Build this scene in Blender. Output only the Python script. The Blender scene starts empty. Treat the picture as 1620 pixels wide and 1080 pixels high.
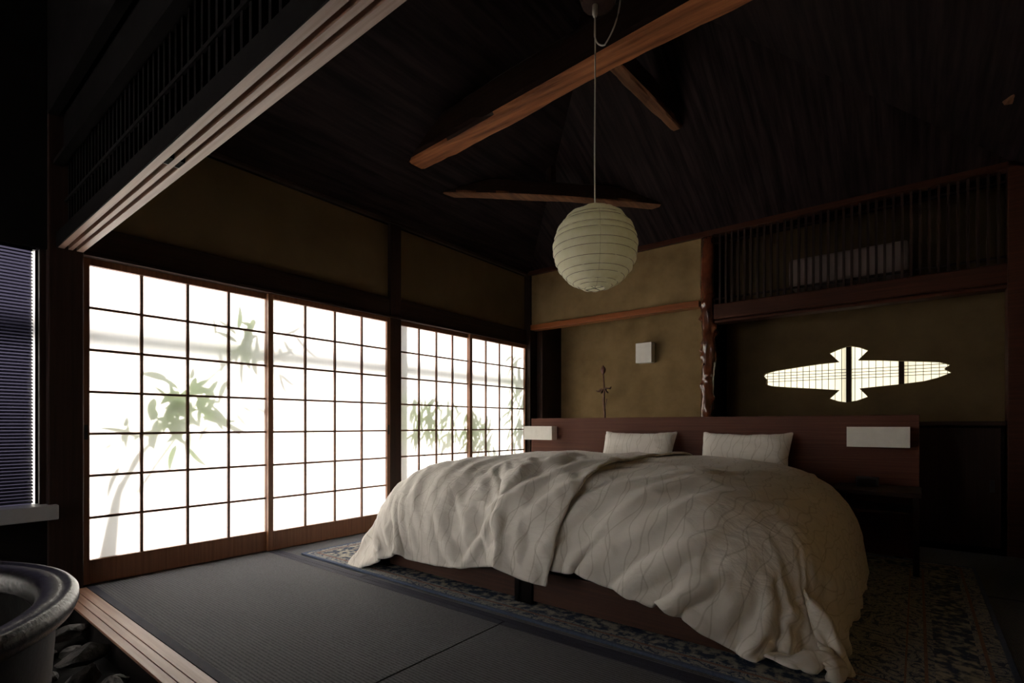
import bpy, bmesh, math, random
from mathutils import Vector, Matrix, noise
R = math.radians
sc = bpy.context.scene
C = sc.collection

# ------------------------------------------------------------ camera, sky, sun, exposure
cd = bpy.data.cameras.new('camera'); cam = bpy.data.objects.new('camera', cd); C.objects.link(cam)
sc.camera = cam
cd.sensor_width = 36; cd.lens = 812/1620*36; cd.shift_y = 132/1620; cd.clip_start = .02
cam.location = (0, 0, .88); cam.rotation_euler = (R(90), 0, R(38.3))
vs = sc.view_settings
vs.view_transform = 'Standard'; vs.look = 'None'; vs.gamma = 1; vs.use_curve_mapping = False
vs.exposure = 1.25
cy = sc.cycles
cy.max_bounces = 10; cy.diffuse_bounces = 6; cy.glossy_bounces = 4; cy.transmission_bounces = 6; cy.transparent_max_bounces = 8
cy.sample_clamp_indirect = 6.0; cy.use_denoising = True
w = bpy.data.worlds.new('sky'); w.use_nodes = True; sc.world = w
bg = w.node_tree.nodes['Background']; bg.inputs[0].default_value = (.97, .98, 1, 1); bg.inputs[1].default_value = .85
sd = bpy.data.lights.new('sun', 'SUN'); sd.energy = 12; sd.angle = R(5.5); sd.color = (1, .95, .89)
sun = bpy.data.objects.new('sun', sd); C.objects.link(sun)
sun.rotation_euler = Vector((-1, -.45, .25)).to_track_quat('Z', 'Y').to_euler()   # shines from the garden through the paper doors

# ------------------------------------------------------------ materials
def newmat(name):
    m = bpy.data.materials.new(name); m.use_nodes = True
    nt = m.node_tree; return m, nt, nt.nodes['Principled BSDF']
def N(nt, t, **k):
    n = nt.nodes.new(t)
    for a, b in k.items():
        if a in n.inputs: n.inputs[a].default_value = b
        else: setattr(n, a, b)
    return n
def ramp(nt, src, stops):
    r = nt.nodes.new('ShaderNodeValToRGB'); el = r.color_ramp.elements
    while len(el) < len(stops): el.new(.5)
    for e, (p, c) in zip(el, stops):
        e.position = p; e.color = tuple(c)+(1,) if len(c) == 3 else c
    nt.links.new(src, r.inputs[0]); return r
def mapping(nt, scale, rot=(0, 0, 0), coord='Object'):
    tc = nt.nodes.new('ShaderNodeTexCoord'); mp = nt.nodes.new('ShaderNodeMapping')
    nt.links.new(tc.outputs[coord], mp.inputs[0]); mp.inputs['Scale'].default_value = scale; mp.inputs['Rotation'].default_value = rot
    return mp
def bump(nt, b, src, strength=.3, dist=.01):
    n = nt.nodes.new('ShaderNodeBump'); n.inputs['Strength'].default_value = strength; n.inputs['Distance'].default_value = dist
    nt.links.new(src, n.inputs['Height']); nt.links.new(n.outputs[0], b.inputs['Normal']); return n
def noisy(name, c1, c2, scale=(5, 5, 5), rough=.7, detail=6, bs=.3, bd=.01, spec=.4, lo=.3, hi=.7, coat=0, metal=0):
    m, nt, b = newmat(name)
    mp = mapping(nt, scale); n = N(nt, 'ShaderNodeTexNoise', Scale=1.0, Detail=detail, Roughness=.6)
    nt.links.new(mp.outputs[0], n.inputs[0])
    r = ramp(nt, n.outputs[0], [(lo, c1), (hi, c2)])
    nt.links.new(r.outputs[0], b.inputs['Base Color'])
    b.inputs['Roughness'].default_value = rough; b.inputs['Specular IOR Level'].default_value = spec
    b.inputs['Coat Weight'].default_value = coat; b.inputs['Metallic'].default_value = metal
    if bs: bump(nt, b, n.outputs[0], bs, bd)
    return m
M = {}
def wood(key, c1, c2, axis='X', rough=.5, spec=.4, fine=60, bs=.15, coat=0):
    s = {'X': (1.5, fine, fine), 'Y': (fine, 1.5, fine), 'Z': (fine, fine, 1.5)}[axis]
    M[key] = noisy('wood '+key, c1, c2, s, rough, 8, bs, .003, spec, .35, .68, coat)
wood('track', (0.33, 0.195, 0.145), (0.50, 0.335, 0.265), 'X', .42, .5)
wood('track_floor', (0.30, 0.14, 0.085), (0.48, 0.29, 0.20), 'X', .4, .5)
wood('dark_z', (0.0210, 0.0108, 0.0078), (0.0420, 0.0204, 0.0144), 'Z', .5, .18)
wood('dark_x', (0.0210, 0.0108, 0.0078), (0.0420, 0.0204, 0.0144), 'X', .5, .18)
wood('dark_y', (0.0210, 0.0108, 0.0078), (0.0420, 0.0204, 0.0144), 'Y', .5, .18)
wood('door_z', (0.1615, 0.0638, 0.0298), (0.2550, 0.1105, 0.0553), 'Z', .4)
wood('door_y', (0.1360, 0.0595, 0.0298), (0.2125, 0.0935, 0.0510), 'Y', .4)
wood('red_x', (0.0385, 0.0119, 0.0063), (0.0700, 0.0224, 0.0105), 'X', .5, .18)
wood('lintel', (0.2250, 0.0638, 0.0188), (0.3150, 0.0975, 0.0315), 'X', .35)
wood('head', (0.092, 0.032, 0.020), (0.145, 0.055, 0.036), 'X', .5, .15, 110)
wood('bedwood', (0.0600, 0.0240, 0.0144), (0.1020, 0.0420, 0.0252), 'X', .5, .4, 80)
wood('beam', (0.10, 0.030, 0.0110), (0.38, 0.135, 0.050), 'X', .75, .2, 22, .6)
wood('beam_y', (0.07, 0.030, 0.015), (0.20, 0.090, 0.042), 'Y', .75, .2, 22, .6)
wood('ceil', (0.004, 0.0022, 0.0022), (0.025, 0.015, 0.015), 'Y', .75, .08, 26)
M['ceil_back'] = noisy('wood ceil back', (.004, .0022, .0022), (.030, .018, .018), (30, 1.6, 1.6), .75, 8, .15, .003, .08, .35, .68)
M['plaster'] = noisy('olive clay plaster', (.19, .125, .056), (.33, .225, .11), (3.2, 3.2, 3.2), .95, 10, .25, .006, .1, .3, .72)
M['plaster_dark'] = noisy('brown clay plaster', (.13, .088, .042), (.18, .125, .062), (2.2, 2.2, 2.2), .95, 10, .2, .005, .1)
M['black'] = noisy('near black board', (.005, .004, .004), (.010, .008, .008), (6, 6, 6), .85, 4, .1, .01, .1)  # even near-black tone for dark boards and the front shell
M['metal'] = noisy('dark metal', (.04, .04, .045), (.07, .07, .075), (20, 20, 20), .4, 3, .05, metal=1)
M['alu'] = noisy('grey painted sill', (.35, .35, .36), (.42, .42, .43), (8, 8, 8), .4, 3, .05)
M['white'] = noisy('white shade paper', (.80, .77, .72), (.88, .85, .80), (14, 14, 14), .8, 4, .15, .004, .2)
M['socket'] = noisy('white plastic', (.80, .76, .68), (.84, .80, .72), (5, 5, 5), .4, 2, 0)
M['alu_white'] = noisy('white bounce wall', (.82, .79, .72), (.9, .87, .8), (4, 4, 4), .9, 4, .1)
M['gravel'] = noisy('pale garden gravel', (.45, .44, .42), (.65, .64, .61), (40, 40, 40), .95, 6, .3)
M['leather'] = noisy('tatami border cloth', (.022, .022, .04), (.035, .035, .06), (120, 120, 120), .8, 3, .2, .001)
M['dirt'] = noisy('dark earth', (.008, .007, .006), (.02, .018, .016), (20, 20, 20), .95, 6, .5)
M['stone'] = noisy('charred black rock', (.02, .018, .017), (.10, .088, .082), (22, 22, 22), .65, 8, .9, .02, .45)
M['pot'] = noisy('bronze black iron', (.005, .005, .006), (.026, .02, .02), (55, 55, 55), .27, 8, .6, .004, .32, .35, .7)
M['pot_body'] = noisy('near black iron side', (.004, .004, .005), (.014, .010, .010), (30, 30, 30), .42, 6, .3, .004, .22)  # darker version of the iron for the tub side
M['ac'] = noisy('shaded white plastic', (.42, .32, .30), (.48, .37, .34), (5, 5, 5), .5, 2, 0)  # white housing with the shade behind the slats mixed into its colour
M['plaster_shaded'] = noisy('shaded olive clay', (.10, .068, .032), (.165, .115, .056), (3.2, 3.2, 3.2), .95, 10, .25, .006, .1, .3, .72)  # olive plaster darkened to carry the window alcove's shade in its colour
M['pot_in'] = noisy('dark tub inside', (.003, .003, .003), (.009, .007, .006), (20, 20, 20), .8, 6, .3, .01, .08)
M['dried'] = noisy('dried brown lotus', (.10, .045, .03), (.22, .11, .08), (60, 60, 60), .5, 6, .5, .004)
M['stem'] = noisy('bamboo cane', (.22, .17, .06), (.33, .26, .10), (3, 3, 20), .5, 4, .1)
M['root'] = noisy('polished gnarled post', (.045, .012, .006), (.24, .07, .03), (9, 9, 5), .18, 5, .3, .01, .7, .3, .7, .8)
M['vase'] = noisy('dark vase', (.02, .02, .02), (.04, .04, .04), (10, 10, 10), .4, 3, .1)
# translucent paper of the sliding doors
def paper(key, col, kt):
    m, nt, b = newmat('shoji paper '+key)
    mp = mapping(nt, (6, 60, 6)); n = N(nt, 'ShaderNodeTexNoise', Scale=1.0, Detail=3.0); nt.links.new(mp.outputs[0], n.inputs[0])
    r = ramp(nt, n.outputs[0], [(.2, tuple(x*.97 for x in col)), (.8, col)])
    tr = nt.nodes.new('ShaderNodeBsdfTranslucent'); df = nt.nodes.new('ShaderNodeBsdfDiffuse'); mx = nt.nodes.new('ShaderNodeMixShader')
    nt.links.new(r.outputs[0], tr.inputs[0]); nt.links.new(r.outputs[0], df.inputs[0])
    mx.inputs[0].default_value = kt
    nt.links.new(df.outputs[0], mx.inputs[1]); nt.links.new(tr.outputs[0], mx.inputs[2])
    nt.links.new(mx.outputs[0], nt.nodes['Material Output'].inputs[0]); return m
M['paper'] = paper('garden', (.93, .92, .90), .56)
M['paper_fill'] = paper('thin', (.95, .94, .92), .92)  # brighter paper for the added fill windows
M['paper_warm'] = paper('window', (.90, .86, .73), .93)
M['screen'] = paper('dim', (.13, .125, .16), .8)
def leafmat():
    m, nt, b = newmat('bamboo leaf')
    tr = nt.nodes.new('ShaderNodeBsdfTranslucent'); df = nt.nodes.new('ShaderNodeBsdfDiffuse'); mx = nt.nodes.new('ShaderNodeMixShader')
    mp = mapping(nt, (9, 9, 9)); n = N(nt, 'ShaderNodeTexNoise', Scale=1.0); nt.links.new(mp.outputs[0], n.inputs[0])
    r = ramp(nt, n.outputs[0], [(.3, (.16, .24, .09)), (.7, (.26, .36, .15))])
    nt.links.new(r.outputs[0], tr.inputs[0]); nt.links.new(r.outputs[0], df.inputs[0]); mx.inputs[0].default_value = .7
    nt.links.new(df.outputs[0], mx.inputs[1]); nt.links.new(tr.outputs[0], mx.inputs[2])
    nt.links.new(mx.outputs[0], nt.nodes['Material Output'].inputs[0]); return m
M['leaf'] = leafmat()
def fabric():
    m, nt, b = newmat('cream bed linen with wavy grey lines')
    out = []
    for k, (nsc, amp_, fr, ph) in enumerate([(2.6, .24, 13, 0), (3.1, .22, 11, 3.3)]):
        tc = nt.nodes.new('ShaderNodeTexCoord'); sp = nt.nodes.new('ShaderNodeSeparateXYZ'); nt.links.new(tc.outputs['UV'], sp.inputs[0])
        mp = nt.nodes.new('ShaderNodeMapping'); nt.links.new(tc.outputs['UV'], mp.inputs[0]); mp.inputs['Location'].default_value = (ph, ph*2, 0); mp.inputs['Scale'].default_value = (.8, 1.5, 1)
        n = N(nt, 'ShaderNodeTexNoise', Scale=nsc, Detail=1.0); nt.links.new(mp.outputs[0], n.inputs[0])
        ma = N(nt, 'ShaderNodeMath', operation='MULTIPLY_ADD'); nt.links.new(n.outputs[0], ma.inputs[0]); ma.inputs[1].default_value = amp_; nt.links.new(sp.outputs[0], ma.inputs[2])
        mu = N(nt, 'ShaderNodeMath', operation='MULTIPLY'); nt.links.new(ma.outputs[0], mu.inputs[0]); mu.inputs[1].default_value = fr
        pp = N(nt, 'ShaderNodeMath', operation='PINGPONG'); nt.links.new(mu.outputs[0], pp.inputs[0]); pp.inputs[1].default_value = .5
        r = ramp(nt, pp.outputs[0], [(0, (.80, .785, .76)), (.020, (.83, .815, .79)), (.045, (1, 1, 1)), (1, (1, 1, 1))])
        out.append(r)
    mul = N(nt, 'ShaderNodeMix', data_type='RGBA', blend_type='MULTIPLY'); mul.inputs['Factor'].default_value = 1
    nt.links.new(out[0].outputs[0], mul.inputs[6]); nt.links.new(out[1].outputs[0], mul.inputs[7])
    mul2 = N(nt, 'ShaderNodeMix', data_type='RGBA', blend_type='MULTIPLY'); mul2.inputs['Factor'].default_value = 1
    nt.links.new(mul.outputs[2], mul2.inputs[6]); mul2.inputs[7].default_value = (.87, .815, .75, 1)
    nt.links.new(mul2.outputs[2], b.inputs['Base Color'])
    b.inputs['Roughness'].default_value = .75; b.inputs['Specular IOR Level'].default_value = .3; b.inputs['Sheen Weight'].default_value = .15
    mp = mapping(nt, (4, 9, 5)); n = N(nt, 'ShaderNodeTexNoise', Scale=2.0, Detail=5.0, Distortion=.6); nt.links.new(mp.outputs[0], n.inputs[0])
    bump(nt, b, n.outputs[0], .35, .03)
    return m
M['linen'] = fabric()
def tatami(name, mul=1):
    m, nt, b = newmat(name)
    mp = mapping(nt, (1, 1, 1))
    w1 = N(nt, 'ShaderNodeTexWave', Scale=22.0, Distortion=.3, Detail=1.0); w1.bands_direction = 'Y'
    w2 = N(nt, 'ShaderNodeTexWave', Scale=55.0, Distortion=.6, Detail=1.0); w2.bands_direction = 'X'
    n = N(nt, 'ShaderNodeTexNoise', Scale=140.0, Detail=3.0)
    for x in (w1, w2, n): nt.links.new(mp.outputs[0], x.inputs[0])
    a = N(nt, 'ShaderNodeMath', operation='MULTIPLY'); nt.links.new(w1.outputs['Fac'], a.inputs[0]); nt.links.new(w2.outputs['Fac'], a.inputs[1])
    a2 = N(nt, 'ShaderNodeMath', operation='ADD'); nt.links.new(a.outputs[0], a2.inputs[0]); nt.links.new(n.outputs[0], a2.inputs[1])
    r = ramp(nt, a2.outputs[0], [(.35, tuple(.065*mul*c for c in (1, 1, 1.08))), (1.0, tuple(.19*mul*c for c in (1, 1, 1.08)))])
    nt.links.new(r.outputs[0], b.inputs['Base Color']); b.inputs['Roughness'].default_value = .8; b.inputs['Specular IOR Level'].default_value = .12
    bump(nt, b, a2.outputs[0], .5, .004); return m
M['tatami'] = tatami('charcoal woven tatami')
def rugmat():
    m, nt, b = newmat('blue and cream rug')
    mp = mapping(nt, (1, 1, 1))
    v = N(nt, 'ShaderNodeTexVoronoi', Scale=13.0); v.feature = 'SMOOTH_F1'
    n = N(nt, 'ShaderNodeTexNoise', Scale=30.0, Detail=6.0, Distortion=2.0); n2 = N(nt, 'ShaderNodeTexNoise', Scale=260.0, Detail=2.0)
    for x in (v, n, n2): nt.links.new(mp.outputs[0], x.inputs[0])
    w = N(nt, 'ShaderNodeMath', operation='MULTIPLY'); w.inputs[1].default_value = 3.1; nt.links.new(v.outputs['Distance'], w.inputs[0])
    s = N(nt, 'ShaderNodeMath', operation='ADD'); nt.links.new(w.outputs[0], s.inputs[0]); nt.links.new(n.outputs[0], s.inputs[1])
    f = N(nt, 'ShaderNodeMath', operation='PINGPONG'); f.inputs[1].default_value = .35; nt.links.new(s.outputs[0], f.inputs[0])
    r = ramp(nt, f.outputs[0], [(.08, (.05, .07, .12)), (.15, (.44, .42, .36)), (.22, (.10, .13, .19)), (.31, (.38, .36, .30))])
    nt.links.new(r.outputs[0], b.inputs['Base Color']); b.inputs['Roughness'].default_value = .95
    bump(nt, b, n2.outputs[0], .5, .004); return m
M['rug'] = rugmat()
M['rug_band'] = noisy('rug border band', (.05, .07, .12), (.44, .41, .34), (26, 26, 26), .95, 6, .4, .003, .1, .45, .6)
M['rug_edge'] = noisy('rug binding', (.06, .09, .16), (.10, .13, .2), (90, 90, 90), .9, 3, .2)
M['rug_line'] = noisy('rug dusky stripe', (.20, .11, .09), (.28, .17, .14), (60, 60, 60), .95, 3, .2)
def lanternmat():
    m, nt, b = newmat('washi lantern paper')
    mp = mapping(nt, (30, 30, 30)); n = N(nt, 'ShaderNodeTexNoise', Scale=1.0, Detail=5.0); nt.links.new(mp.outputs[0], n.inputs[0])
    r = ramp(nt, n.outputs[0], [(.3, (.90, .87, .66)), (.7, (.96, .94, .76))])
    tr = nt.nodes.new('ShaderNodeBsdfTranslucent'); mx = nt.nodes.new('ShaderNodeMixShader'); mx.inputs[0].default_value = .5
    nt.links.new(r.outputs[0], b.inputs['Base Color']); nt.links.new(r.outputs[0], tr.inputs[0]); b.inputs['Roughness'].default_value = .8
    bump(nt, b, n.outputs[0], .5, .008)
    nt.links.new(b.outputs[0], mx.inputs[1]); nt.links.new(tr.outputs[0], mx.inputs[2])
    nt.links.new(mx.outputs[0], nt.nodes['Material Output'].inputs[0]); return m
M['lantern'] = lanternmat()

# ------------------------------------------------------------ helpers
def box(bm, x0, x1, y0, y1, z0, z1):
    v = [bm.verts.new(p) for p in ((x0,y0,z0),(x1,y0,z0),(x1,y1,z0),(x0,y1,z0),(x0,y0,z1),(x1,y0,z1),(x1,y1,z1),(x0,y1,z1))]
    for f in ((0,3,2,1),(4,5,6,7),(0,1,5,4),(1,2,6,5),(2,3,7,6),(3,0,4,7)): bm.faces.new([v[i] for i in f])
def bx(*a):
    bm = bmesh.new(); box(bm, *a); return bm
def tube(bm, pts, rad, seg=10, caps=True):
    pts = [Vector(p) for p in pts]; rings = []
    rad = rad if isinstance(rad, (list, tuple)) else [rad]*len(pts)
    up = Vector((0, 0, 1))
    for i, p in enumerate(pts):
        d = (pts[min(i+1, len(pts)-1)]-pts[max(i-1, 0)]).normalized()
        a = d.cross(up if abs(d.z) < .95 else Vector((1, 0, 0))).normalized(); b = d.cross(a).normalized()
        rings.append([bm.verts.new(p+rad[i]*(a*math.cos(6.28319*k/seg)+b*math.sin(6.28319*k/seg))) for k in range(seg)])
    for i in range(len(rings)-1):
        for k in range(seg): bm.faces.new((rings[i][k], rings[i][(k+1)%seg], rings[i+1][(k+1)%seg], rings[i+1][k]))
    if caps: bm.faces.new(rings[0][::-1]); bm.faces.new(rings[-1])
def lathe(bm, prof, c, seg=48, closed=False):
    rings = []
    for r, z in prof:
        rings.append([bm.verts.new((c[0]+r*math.cos(6.28319*k/seg), c[1]+r*math.sin(6.28319*k/seg), z)) for k in range(seg)])
    for i in range(len(rings)-1):
        for k in range(seg): bm.faces.new((rings[i][k], rings[i][(k+1)%seg], rings[i+1][(k+1)%seg], rings[i+1][k]))
    return rings
ROOT = {}
def obj(name, bm, mat, parent=None, bev=0, smooth=False, org=None):
    bmesh.ops.recalc_face_normals(bm, faces=bm.faces[:])
    o0 = ROOT[parent.name] if parent else (Vector(org) if org else None)
    if o0 is None:
        xs = [v.co for v in bm.verts]
        o0 = Vector(((min(v.x for v in xs)+max(v.x for v in xs))/2, (min(v.y for v in xs)+max(v.y for v in xs))/2, min(v.z for v in xs)))
    bmesh.ops.translate(bm, verts=bm.verts[:], vec=-o0)
    me = bpy.data.meshes.new(name); bm.to_mesh(me); bm.free()
    me.materials.append(M[mat])
    if smooth: me.polygons.foreach_set('use_smooth', [True]*len(me.polygons))
    o = bpy.data.objects.new(name, me); C.objects.link(o); ROOT[o.name] = o0
    if parent: o.parent = parent
    else: o.location = o0
    if bev:
        b = o.modifiers.new('bevel', 'BEVEL'); b.width = bev; b.segments = 2; b.limit_method = 'ANGLE'
    return o
def tag(o, label, cat, group=None, kind=None):
    o['label'] = label; o['category'] = cat
    if group: o['group'] = group
    if kind: o['kind'] = kind
    return o
def thing(name, loc, label, cat, group=None):
    o = bpy.data.objects.new(name, None); C.objects.link(o); o.location = loc; ROOT[o.name] = Vector(loc); o.empty_display_size = .1
    return tag(o, label, cat, group)
def struct(name, bm, mat, bev=0, parent=None, label=None):
    o = obj(name, bm, mat, parent, bev)
    if not parent: o['kind'] = 'structure'
    if label: o['label'] = label
    return o
def sroot(name, loc, label=None):
    o = bpy.data.objects.new(name, None); C.objects.link(o); o.location = loc; ROOT[o.name] = Vector(loc); o['kind'] = 'structure'
    if label: o['label'] = label
    return o
XL, XR, YF, YB, ZT = -3.57, .56, .742, 4.83, 2.61      # room: shoji wall, right wall, front partition, back wall, plate height
# ------------------------------------------------------------ large structure
struct('ground', bx(-9, 1.0, 5.45, 9, -.16, -.10), 'gravel', label='pale ground behind the alcove wall')
struct('ground', bx(-9, -3.66, -4, 5.449, -.16, -.10), 'gravel', label='pale garden ground outside the paper doors')
struct('floor', bx(-3.66, 2.2, .638, 5.5, -.34, -.052), 'black', label='dark sub floor under the mats')
struct('floor_earth', bx(-3.62, 2.2, -2.6, .637, -.30, -.105), 'dirt', label='dark earth floor of the front area')

bm = bmesh.new()                                        # clay wall over the paper doors, a wall post apart
box(bm, -3.66, -3.585, .70, 5.42, 1.95, 3.0)
struct('wall_left', bm, 'plaster_dark', label='brown clay wall panels above the paper doors')
bm = bmesh.new(); box(bm, -3.66, -3.57, -2.6, .636, -.2, .39); box(bm, -3.66, -3.57, -1.3, -.1, .39, 1.80); box(bm, -3.66, -3.57, -2.6, -2.4, .39, 1.80); box(bm, -3.66, -3.57, -2.6, .636, 1.80, 3.9)
struct('wall_left_front', bm, 'black', label='black wall around the blind covered window')
bm = bmesh.new(); box(bm, -3.68, -3.545, .60, .775-.03, -.2, 2.7)
struct('trim_1', bm, 'dark_z', .006, label='dark corner post where the floor track meets the paper doors')
struct('trim_2', bx(-3.66, -3.545, 2.81, 2.926, -.05, 2.66), 'dark_z', .005, label='dark post between the two pairs of paper doors')
struct('trim_3', bx(-3.66, -3.50, 4.77, 4.90, -.05, 2.66), 'dark_z', .006, label='dark post in the far room corner')
bm = bmesh.new(); box(bm, -3.66, -3.555, .742, 4.80, 1.813, 1.975); box(bm, -3.66, -3.53, .742, 4.80, 1.80, 1.818)
struct('trim_4', bm, 'dark_y', .003, label='dark head beam over the paper doors')
struct('trim_5', bx(-3.68, -3.53, .64, 4.95, 2.61, 2.74), 'dark_y', .006, label='dark wall plate above the left clay wall')
struct('trim_6', bx(-3.66, -3.54, .742, 4.80, -.05, -.0005), 'dark_y', label='dark sill under the paper doors')
# roof underside: hipped at the back
RX, RY, RZ = (XL+XR)/2, 2.78, 3.64
def plane(name, pts, mat, label):
    bm = bmesh.new(); n = Vector((0, 0, .05))
    a = [bm.verts.new(p) for p in pts]; b = [bm.verts.new(Vector(p)+n) for p in pts]
    bm.faces.new(a); bm.faces.new(b[::-1])
    for i in range(len(a)): bm.faces.new((a[i], a[(i+1)%len(a)], b[(i+1)%len(a)], b[i]))
    return struct(name, bm, mat, label=label)
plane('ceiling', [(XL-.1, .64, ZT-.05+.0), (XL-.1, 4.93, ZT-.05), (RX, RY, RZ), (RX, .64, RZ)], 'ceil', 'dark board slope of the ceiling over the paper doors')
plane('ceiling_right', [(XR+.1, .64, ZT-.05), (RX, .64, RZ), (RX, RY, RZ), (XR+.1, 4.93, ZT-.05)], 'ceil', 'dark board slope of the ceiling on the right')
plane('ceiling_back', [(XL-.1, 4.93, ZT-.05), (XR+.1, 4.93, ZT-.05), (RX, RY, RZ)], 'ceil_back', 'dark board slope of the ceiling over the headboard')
# back wall of the two alcoves
HOLE = [(-1.134,1.369),(-1.048,1.389),(-.846,1.412),(-.688,1.427),(-.54,1.435),(-.611,1.517),(-.553,1.543),(-.487,1.564),(-.447,1.564),(-.391,1.548),(-.328,1.515),(-.399,1.438),(-.251,1.426),(-.102,1.409),(.04,1.394),(.137,1.382),(.204,1.355),(.168,1.326),(.211,1.292),(.123,1.255),(.04,1.233),(-.102,1.217),(-.251,1.205),(-.391,1.193),(-.331,1.12),(-.407,1.09),(-.487,1.077),(-.545,1.089),(-.611,1.116),(-.54,1.186),(-.74,1.208),(-.918,1.226),(-1.067,1.244),(-1.125,1.263),(-1.121,1.309),(-1.152,1.345)]
cu = bpy.data.curves.new('c', 'CURVE'); cu.dimensions = '2D'; cu.fill_mode = 'BOTH'; cu.extrude = .03
for pl in ([(-1.5, -.1), (.62, -.1), (.62, 2.7), (-1.5, 2.7)], HOLE):
    s = cu.splines.new('POLY'); s.points.add(len(pl)-1); s.use_cyclic_u = True
    for p, q in zip(s.points, pl): p.co = (q[0], q[1], 0, 1)
co = bpy.data.objects.new('c', cu); C.objects.link(co)
bm = bmesh.new(); bm.from_mesh(bpy.data.meshes.new_from_object(co.evaluated_get(bpy.context.evaluated_depsgraph_get())))
bpy.data.objects.remove(co)
for v in bm.verts: v.co = Vector((v.co.x, 5.33-v.co.z, v.co.y))
struct('wall_back_window', bm, 'plaster_shaded', label='olive clay wall pierced by the pointed lattice window')
struct('wall_back', bx(-3.66, -1.5, 5.30, 5.36, -.1, 2.7), 'plaster', label='olive clay wall at the back of the left alcove')
bm = bmesh.new(); box(bm, -3.66, -3.42, 4.90, 5.36, -.1, 2.7)
struct('wall_alcove', bm, 'dark_z', label='dark side wall of the left alcove')
struct('wall_between', bx(-1.54, -1.48, 4.90, 5.32, -.1, 2.66), 'black', label='dark partition between the two alcoves')
struct('wall_outer', bx(-3.7, -3.5, 4.88, 5.40, -.2, 2.7), 'black')
bm = bmesh.new(); box(bm, XR, XR+.06, .7, 5.36, -.1, 3.0)
struct('wall_right', bm, 'plaster', label='olive clay wall at the right edge')
struct('trim_7', bx(.475, .56, 4.76, 4.90, -.05, 2.66), 'red_x', .005, label='reddish post at the right end of the back wall')
struct('trim_8', bx(-3.6, .56, 4.76, 4.92, 2.60, 2.69), 'red_x', .005, label='reddish head rail along the top of the back wall')
struct('wall_upper', bx(-3.5, -1.57, 4.80, 4.86, 2.02, 2.61), 'plaster', label='olive clay panel above the orange lintel')
struct('ceiling_roof_end', bx(-3.7, .7, 5.36, 5.40, 1.9, 2.8), 'black')
struct('ceiling_alcove', bx(-3.7, .7, 4.86, 5.42, 2.68, 2.74), 'black')
struct('trim_9', bx(-1.48, .54, 4.93, 5.30, 1.90, 1.93), 'black', label='dark board over the window alcove')
tag(obj('lintel', bx(-3.52, -1.58, 4.775, 4.885, 1.972, 2.03), 'lintel', bev=.004), 'orange brown polished lintel spanning the left alcove', 'lintel')
bm = bmesh.new(); box(bm, -1.45, .50, 4.77, 4.93, 1.835, 1.972); box(bm, -1.45, .50, 4.80, 4.93, 1.805, 1.835)
tag(obj('lattice_beam', bm, 'red_x', bev=.012), 'thick dark red beam under the slatted transom', 'beam')
bm = bmesh.new()
x = -1.41
while x < .47:
    box(bm, x, x+.016, 4.80, 4.825, 1.97, 2.60); x += .0525
box(bm, -1.45, .48, 4.825, 4.84, 2.02, 2.035); box(bm, -1.45, .48, 4.825, 4.84, 2.53, 2.545)
tag(obj('slatted_transom', bm, 'dark_z'), 'dark vertical slat transom in front of the white air conditioner', 'transom')
# air conditioner behind the slats
t = thing('air_conditioner', (-.47, 5.15, 2.06), 'white wall air conditioner behind the dark vertical slats', 'air conditioner')
obj('housing', bx(-.885, -.055, 5.02, 5.30, 2.085, 2.32), 'ac', t, .02)
obj('louver', bx(-.86, -.08, 5.01, 5.06, 2.062, 2.083), 'alu', t, .004)
obj('intake_grille', bx(-.85, -.09, 5.06, 5.26, 2.319, 2.324), 'metal', t)
# polished gnarled post
bm = bmesh.new(); rg = []; seg = 28; nz = 110
kn = [(random.Random(i).uniform(0, 6.28), 1.0+i*.052+random.Random(i+50).uniform(-.02, .02), random.Random(i+9).uniform(.018, .038)) for i in range(26)]
for j in range(nz+1):
    z = -.05+2.66*j/nz; ring = []
    for k in range(seg):
        a = 6.28319*k/seg
        r = .058 + .016*noise.noise(Vector((math.cos(a)*1.5, math.sin(a)*1.5, z*6))) + .010*noise.noise(Vector((math.cos(a)*3, math.sin(a)*3, z*13)))
        for ka, kz, kr in kn:
            da = (a-ka+math.pi) % (2*math.pi)-math.pi
            r += kr*math.exp(-(da/.42)**2-((z-kz)/.022)**2)
        if z > 2.1: r = .058+(r-.058)*max(0, 1-(z-2.1)/.2)
        ring.append(bm.verts.new((-1.515+.008*math.sin(z*5)+r*math.cos(a), 4.83+r*math.sin(a), z)))
    rg.append(ring)
for j in range(nz):
    for k in range(seg): bm.faces.new((rg[j][k], rg[j][(k+1)%seg], rg[j+1][(k+1)%seg], rg[j+1][k]))
bm.faces.new(rg[0][::-1]); bm.faces.new(rg[-1])
tag(obj('alcove_post', bm, 'root', smooth=True), 'glossy knobbly red brown tree trunk post between the two alcoves', 'post')
# alcove floor and the low cabinet under the window
struct('floor_alcove', bx(-3.5, -1.5, 4.88, 5.30, -.05, .10), 'dark_x')
t = thing('low_cabinet', (-.45, 5.0, -.05), 'dark low cabinet with a flat top under the pointed window', 'cabinet')
obj('top', bx(-1.44, .47, 4.74, 5.29, .875, .905), 'dark_x', t, .004)
obj('body', bx(-1.43, .46, 4.80, 5.29, -.05, .875), 'black', t)
for i in range(4):
    x0 = -1.42+i*.47; d = obj('door', bx(x0, x0+.455, 4.785, 4.80, .04, .86), 'dark_z', t, .003)
    obj('finger_pull', bx(x0+.40, x0+.425, 4.780, 4.786, .42, .50), 'metal', d)
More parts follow.
